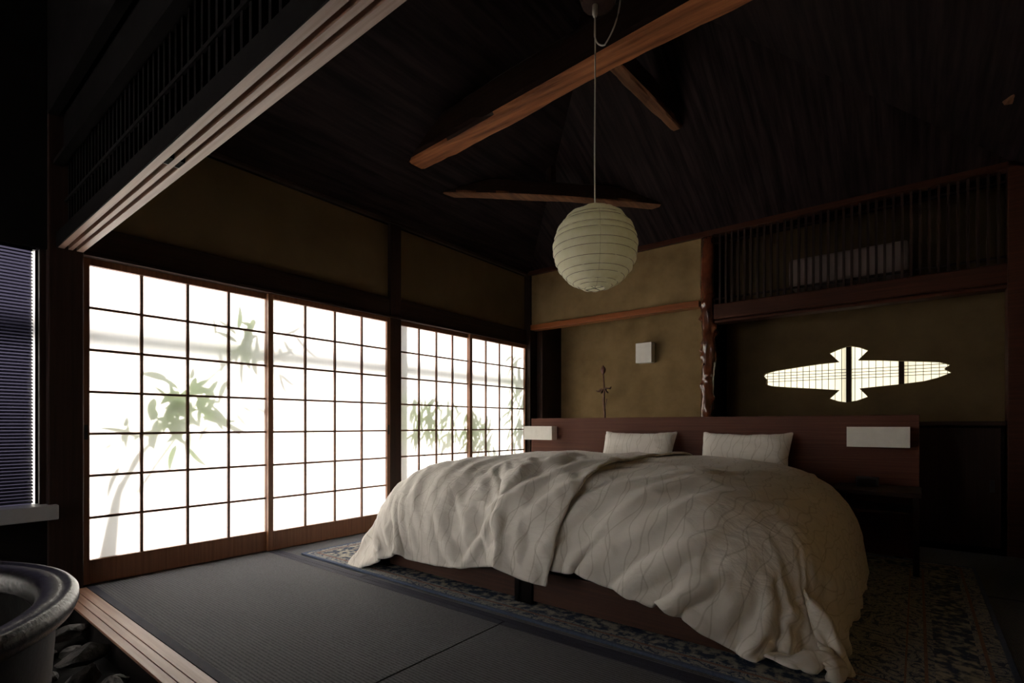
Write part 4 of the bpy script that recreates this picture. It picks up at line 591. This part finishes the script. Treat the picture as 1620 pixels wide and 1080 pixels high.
obj('panel', bx(-3.03, .01, 4.15, 4.19, .03, .945), 'head', t, .002)
for a in (-2.9, -1.55, -.12): obj('leg', bx(a, a+.05, 4.191, 4.26, .0125 if 0 else .0135, .9), 'dark_z', t)
def sconce(x0, x1, label):
    t = thing('wall_sconce', ((x0+x1)/2, 4.14, .735), label, 'lamp', 'box sconces on the headboard')
    bm = bmesh.new(); y0, y1, z0, z1 = 4.045, 4.135, .737, .868
    box(bm, x0, x1, y0, y1, z0, z1)
    bmesh.ops.delete(bm, geom=[f for f in bm.faces if abs(f.normal.z) > .5 or f.normal.length == 0 and False], context='FACES')
    o = obj('lamp_shade', bm, 'white', t); s_ = o.modifiers.new('s', 'SOLIDIFY'); s_.thickness = .002
    obj('bracket', bx((x0+x1)/2-.04, (x0+x1)/2+.04, 4.12, 4.149, .76, .84), 'metal', t)
sconce(-3.045, -2.715, 'white box sconce at the window end of the headboard')
sconce(-.368, -.036, 'white box sconce at the right end of the headboard')
# nightstand
t = thing('nightstand', (-.2, 3.9, .011), 'dark nightstand under the right box sconce', 'nightstand')
obj('top', bx(-.42, .02, 3.70, 4.13, .465, .49), 'dark_x', t, .003)
obj('shelf', bx(-.38, -.01, 3.73, 4.12, .36, .375), 'dark_x', t, .002)
for a in (-.41, -.02):
    for b in (3.72, 4.09): obj('leg', bx(a, a+.03, b, b+.03, .0135, .465), 'dark_z', t, .002)
t = thing('alarm_clock', (-.25, 3.95, .49), 'small dark clock lying on the shaded nightstand', 'clock')
obj('case', bx(-.31, -.19, 3.93, 3.99, .4905, .55), 'metal', t, .006)
obj('face', bx(-.30, -.20, 3.927, 3.9305, .50, .54), 'black', t)

# ------------------------------------------------------------ square lamp and dried lotus in the alcove
t = thing('wall_lamp', (-2.25, 5.25, 1.55), 'small square white box lamp on the olive alcove wall', 'lamp')
bm = bmesh.new(); box(bm, -2.395, -2.215, 5.19, 5.285, 1.548, 1.762)
obj('lamp_shade', bm, 'white', t, .004)
obj('backplate', bx(-2.38, -2.20, 5.285, 5.30, 1.56, 1.75), 'stem', t)
t = thing('dried_flower', (-2.74, 5.12, .60), 'dried brown lotus pod stalk rising behind the headboard', 'dried flower')
bm = bmesh.new(); tube(bm, [(-2.735, 5.12, .55), (-2.735, 5.12, .8), (-2.728, 5.12, 1.0), (-2.742, 5.12, 1.15), (-2.735, 5.12, 1.27), (-2.748, 5.12, 1.47)], [.014, .013, .012, .016, .010, .008], 8)
tube(bm, [(-2.735, 5.12, 1.02), (-2.715, 5.11, 1.10), (-2.70, 5.11, 1.17)], [.006, .005, .007], 6)
obj('stalk', bm, 'dried', t, smooth=True)
bm = bmesh.new(); lathe(bm, [(.001, 1.445), (.014, 1.452), (.026, 1.475), (.03, 1.495), (.024, 1.515), (.012, 1.53), (.003, 1.545)], (-2.748, 5.12), 16)
obj('seed_pod', bm, 'dried', t, smooth=True)
bm = bmesh.new()
for (dx, dz, L) in ((-.08, .0, 1), (.07, .035, 1), (.04, -.02, .8), (-.04, -.02, .8)):
    prev = None
    for i in range(7):
        u = i/6; cx = -2.735+dx*u*1.25; cz = 1.275+dz*u+.012*math.sin(u*6); ww = .020*math.sin(math.pi*min(1, .15+u*.85))+.002
        cur = [bm.verts.new((cx, 5.12-ww, cz)), bm.verts.new((cx, 5.12+ww, cz-.006)), bm.verts.new((cx, 5.12+ww, cz-.016)), bm.verts.new((cx, 5.12-ww, cz-.014))]
        if prev:
            for k in range(4): bm.faces.new((prev[k], prev[(k+1)%4], cur[(k+1)%4], cur[k]))
        else: bm.faces.new(cur)
        prev = cur
    bm.faces.new(prev[::-1])
obj('leaf', bm, 'dried', t, smooth=True)
bm = bmesh.new(); lathe(bm, [(.001, .101), (.06, .101), (.075, .2), (.06, .4), (.025, .55), (.02, .60), (.028, .62), (.016, .61), (.014, .45)], (-2.735, 5.12), 24)
tag(obj('vase', bm, 'vase', smooth=True), 'dark slim vase on the alcove floor holding the dried lotus', 'vase')

# ------------------------------------------------------------ pillows
def pillow(x, label, seed, wd=.62, rz_=0, y=3.99):
    bm = bmesh.new(); n, m_ = 30, 22; hh = .385
    top = []; bot = []
    for s in (1, -1):
        g = []
        for j in range(m_+1):
            for i in range(n+1):
                u, v = -1+2*i/n, -1+2*j/m_
                th = .078*(max(0, (1-u**4)*(1-v**4)))**.55
                pin = 1-.07*(1-abs(u)**3)*(v*v)*0
                X = u*wd/2*(1-.05*(1-v*v)*0-.06*(1-abs(v))*abs(u)**6*1.0); Y = v*hh/2*(1-.15*(1-u*u)**1.0*abs(v)**3)
                wr = .006*noise.noise(Vector((u*3+seed, v*3, s*2)))+.004*noise.noise(Vector((u*9+seed, v*5, s)))*(abs(u)+abs(v))
                g.append(bm.verts.new((X, Y+wr*.5, s*(th+wr))))
        for j in range(m_):
            for i in range(n):
                a = j*(n+1)+i; bm.faces.new((g[a], g[a+1], g[a+n+2], g[a+n+1]))
    uv = bm.loops.layers.uv.new('UVMap')
    for f in bm.faces:
        for l in f.loops: l[uv].uv = (l.vert.co.x+seed, l.vert.co.y)
    bmesh.ops.remove_doubles(bm, verts=bm.verts[:], dist=.002)
    mt = Matrix.Translation((x, y, .652)) @ Matrix.Rotation(R(rz_), 4, 'Z') @ Matrix.Rotation(R(66), 4, 'X')
    bmesh.ops.transform(bm, matrix=mt, verts=bm.verts[:])
    o = obj('pillow', bm, 'linen', smooth=True); s_ = o.modifiers.new('sub', 'SUBSURF'); s_.levels = s_.render_levels = 1
    return tag(o, label, 'pillow', 'pillows against the headboard')
pillow(-1.835, 'white pillow in the wavy line case on the window side bed', 1.3, .64)
pillow(-1.0, 'white pillow in the wavy line case on the right hand bed', 4.7, .63, -2)

# ------------------------------------------------------------ duvets: two quilts draped over the mattresses by a cloth drop
import time
def sq(bm_name='col'):
    # bed collider: rounded box mattress with slight dome
    bm=bmesh.new()
    NX,NY=56,56
    x0,x1,y0,y1=-2.80,-.26,1.93,4.12
    top=.635
    vs=[]
    for j in range(NY+1):
        for i in range(NX+1):
            u=-1+2*i/NX; v=-1+2*j/NY
            vs.append((u,v))
    # dome w/ superellipse falloff
    g=[]
    for (u,v) in vs:
        # concentrate
        su=math.copysign(1-(1-abs(u))**1.6,u); sv=math.copysign(1-(1-abs(v))**1.6,v)
        r=(abs(su)**(9 if u<0 else 5)+abs(sv)**5)**(1/5.) if u>=0 else (abs(su)**8+abs(sv)**6)**(1/6.)
        h=(max(0,1-r**5))**.4
        X=(x0+x1)/2+su*(x1-x0)/2; Y=(y0+y1)/2+sv*(y1-y0)/2
        z=.02+(top-.02)*h+.018*h*noise.noise(Vector((X*3,Y*3,1)))
        # valley between the two mattresses
        z-= .03*math.exp(-((X+1.5)/.12)**2)*h
        g.append(bm.verts.new((X,Y,z)))
    for j in range(NY):
        for i in range(NX):
            a=j*(NX+1)+i
            bm.faces.new((g[a],g[a+1],g[a+NX+2],g[a+NX+1]))
    me=bpy.data.meshes.new(bm_name); bm.to_mesh(me); bm.free()
    o=bpy.data.objects.new(bm_name,me); bpy.context.scene.collection.objects.link(o)
    return o
def duvet_sim(name,x0,x1,y0,y1,z0,colliders,frames=45,step=.021,pressure=2.2,seed=0,tilt=0,dirx=.8,diry=-.6,wl=.13,amp=.016,slant=0):
    nx=int((x1-x0)/step); ny=int((y1-y0)/step)
    bm=bmesh.new()
    def grid(dz):
        g=[]
        for j in range(ny+1):
            row=[]
            for i in range(nx+1):
                X=x0+(x1-x0)*i/nx; Y=y0+(y1-y0)*j/ny+slant*(1-j/ny)*i/nx
                edge=min(i,nx-i,j,ny-j)
                h=dz*min(1,edge/3)
                n=noise.noise(Vector((X*4+seed,Y*4,0)))*.012
                k=min(1,max(0,(y0+1.35-Y)/1.0)); k=.25+.75*k*k*(3-2*k)
                w=noise.noise(Vector((X*1.7+seed,Y*1.3,4)))
                ph=(X*dirx+Y*diry)*2*math.pi/wl+w*4.5
                am=k*(.55+.9*noise.noise(Vector((X*2.2,Y*1.1+seed,9))))
                n+=amp*am*(math.sin(ph)+.35*math.sin(ph*2.13+1))
                n+=.5*amp*k*math.sin((X*.3+Y*1.0)*2*math.pi/.23+w*6)*noise.noise(Vector((X*2.5+7,Y*2.5+seed,2)))
                row.append(bm.verts.new((X,Y,z0+h+n+tilt*(X-x0))))
            g.append(row)
        return g
    a=grid(0)
    for j in range(ny):
        for i in range(nx):
            bm.faces.new((a[j][i],a[j][i+1],a[j+1][i+1],a[j+1][i]))
    uv=bm.loops.layers.uv.new('UVMap')
    for f in bm.faces:
        for l in f.loops: l[uv].uv=(l.vert.co.x-x0,l.vert.co.y-y0)
    me=bpy.data.meshes.new(name); bm.to_mesh(me); bm.free()
    o=bpy.data.objects.new(name,me); bpy.context.scene.collection.objects.link(o)
    for c in colliders:
        if not any(m.type=='COLLISION' for m in c.modifiers):
            c.modifiers.new('c','COLLISION')
            c.collision.thickness_outer=.012; c.collision.cloth_friction=30
    m=o.modifiers.new('cloth','CLOTH'); s=m.settings
    s.quality=6; s.mass=.25; s.air_damping=2
    s.tension_stiffness=12; s.compression_stiffness=12; s.shear_stiffness=5; s.bending_stiffness=.6
    s.tension_damping=5;s.compression_damping=5;s.shear_damping=5
    s.shrink_min=-.05
    
    m.collision_settings.distance_min=.012; m.collision_settings.collision_quality=2
    m.collision_settings.use_self_collision=False
    m.point_cache.frame_start=1; m.point_cache.frame_end=frames
    sc=bpy.context.scene
    t=time.time()
    for f in range(1,frames+1): sc.frame_set(f)
    dg=bpy.context.evaluated_depsgraph_get()
    me2=bpy.data.meshes.new_from_object(o.evaluated_get(dg))
    bpy.data.objects.remove(o)
    o2=bpy.data.objects.new(name,me2); sc.collection.objects.link(o2)
    sc.frame_set(1)
    print('SIM',name,time.time()-t,len(me2.vertices))
    return o2

col = sq()
DR = duvet_sim('duvet', -1.78, .06, 1.865, 3.75, .70, [col], seed=3, dirx=.8, diry=-.6, amp=.040, slant=.02, wl=.15)
DL = duvet_sim('duvet', -3.12, -1.17, 1.81, 3.80, .76, [col, DR], seed=9, dirx=.9, diry=.4, amp=.024, slant=-.11)
bpy.data.objects.remove(col)
for o, lab in ((DR, 'thick cream duvet in wavy lines slumping off the right bed corner'), (DL, 'thick cream duvet in wavy lines on the window side bed')):
    me = o.data; o.modifiers.clear()
    uvs = {}
    for l, d_ in zip(me.loops, me.uv_layers[0].data): uvs[l.vertex_index] = (d_.uv[0], d_.uv[1])
    nr = [v.normal.copy() for v in me.vertices]
    for v, n_ in zip(me.vertices, nr):                     # sharp small creases of the linen
        u_, q_ = uvs[v.index]
        fold = (.8*u_-.6*q_) if o is DR else (.9*u_+.4*q_)
        al = (.6*u_+.8*q_) if o is DR else (.9*q_-.4*u_)
        k_ = min(1, max(0, (1.25-q_)/.7)); k_ = .22+.78*k_
        a_ = 1-abs(noise.noise(Vector((fold*7, al*1.9, 1.7+(5 if o is DR else 0)))))*2.6
        b_ = 1-abs(noise.noise(Vector((fold*15, al*4.2, 7.7))))*2.6
        v.co += n_*k_*(.017*max(-.3, a_)**1 + .007*max(-.3, b_) - .006)
    me.materials.clear(); me.materials.append(M['linen'])
    me.polygons.foreach_set('use_smooth', [True]*len(me.polygons))
    s_ = o.modifiers.new('thick', 'SOLIDIFY'); s_.thickness = .016; s_.offset = 1
    s_ = o.modifiers.new('sub', 'SUBSURF'); s_.levels = s_.render_levels = 1
    tag(o, lab, 'duvet', 'duvets on the two beds')

# ------------------------------------------------------------ iron tub and rock bed
TC = (-1.79, -.2575)
t = thing('round_tub', (TC[0], TC[1], -.105), 'large round black iron tub with a thick flared rim', 'tub')
bm = bmesh.new(); lathe(bm, [(.46, -.105), (.52, -.085), (.545, .0), (.556, .2), (.566, .36), (.568, .43)], TC, 96)
obj('body', bm, 'pot_body', t, smooth=True)
bm = bmesh.new(); rg = lathe(bm, [(.560, .420), (.585, .420), (.604, .432), (.612, .452), (.611, .470), (.603, .480), (.592, .482), (.586, .476), (.576, .479), (.556, .478), (.540, .470), (.529, .455), (.525, .42)], TC, 96)
obj('rim', bm, 'pot', t, smooth=True)
bm = bmesh.new(); lathe(bm, [(.5235, .421), (.521, .38), (.512, .2), (.47, .03), (.35, -.05), (.001, -.07)], TC, 64)
obj('basin', bm, 'pot_in', t, smooth=True)
rnd = random.Random(11); placed = []
def rock(x, y, z, s, seed):
    bm = bmesh.new(); bmesh.ops.create_icosphere(bm, subdivisions=3, radius=1)
    r_ = random.Random(seed); planes = [(Vector((r_.gauss(0, 1), r_.gauss(0, 1), r_.gauss(0, 1))).normalized(), r_.uniform(.45, .8)) for _ in range(11)]
    sx, sy, sz = s*r_.uniform(.85, 1.3), s*r_.uniform(.6, .85), s*r_.uniform(.45, .7); rot = Matrix.Rotation(r_.uniform(0, 6.28), 3, 'Z') @ Matrix.Rotation(r_.uniform(-.3, .3), 3, 'X')
    for v in bm.verts:
        for n_, d_ in planes:
            k = v.co.dot(n_)-d_
            if k > 0: v.co -= n_*k
        v.co *= 1+.10*noise.noise(v.co*3+Vector((seed, 0, 0)))
        v.co = rot @ Vector((v.co.x*sx, v.co.y*sy, v.co.z*sz)) + Vector((x, y, z))
    tag(obj('rock', bm, 'stone'), 'dark jagged stone in the bed between black tub and threshold', 'rock', 'dark stones beside the tub')
tries = 0; cnt = 0
while tries < 6000 and cnt < 130:
    tries += 1
    x = rnd.uniform(-3.45, -1.15); y = rnd.uniform(.0, .61)
    if math.hypot(x-TC[0], y-TC[1]) < .60: continue
    s = rnd.uniform(.05, .10); z = -.105+s*.62+(.025 if rnd.random() < .35 else 0)
    if y+s*.8 > .632 or any(math.hypot(x-a, y-b) < (s+c_)*.72 for a, b, c_ in placed): continue
    if math.hypot(x-TC[0], y-TC[1]) < .56+s: continue
    placed.append((x, y, s)); rock(x, y, z, s, cnt+3); cnt += 1
for o in bpy.data.objects: o.select_set(False)
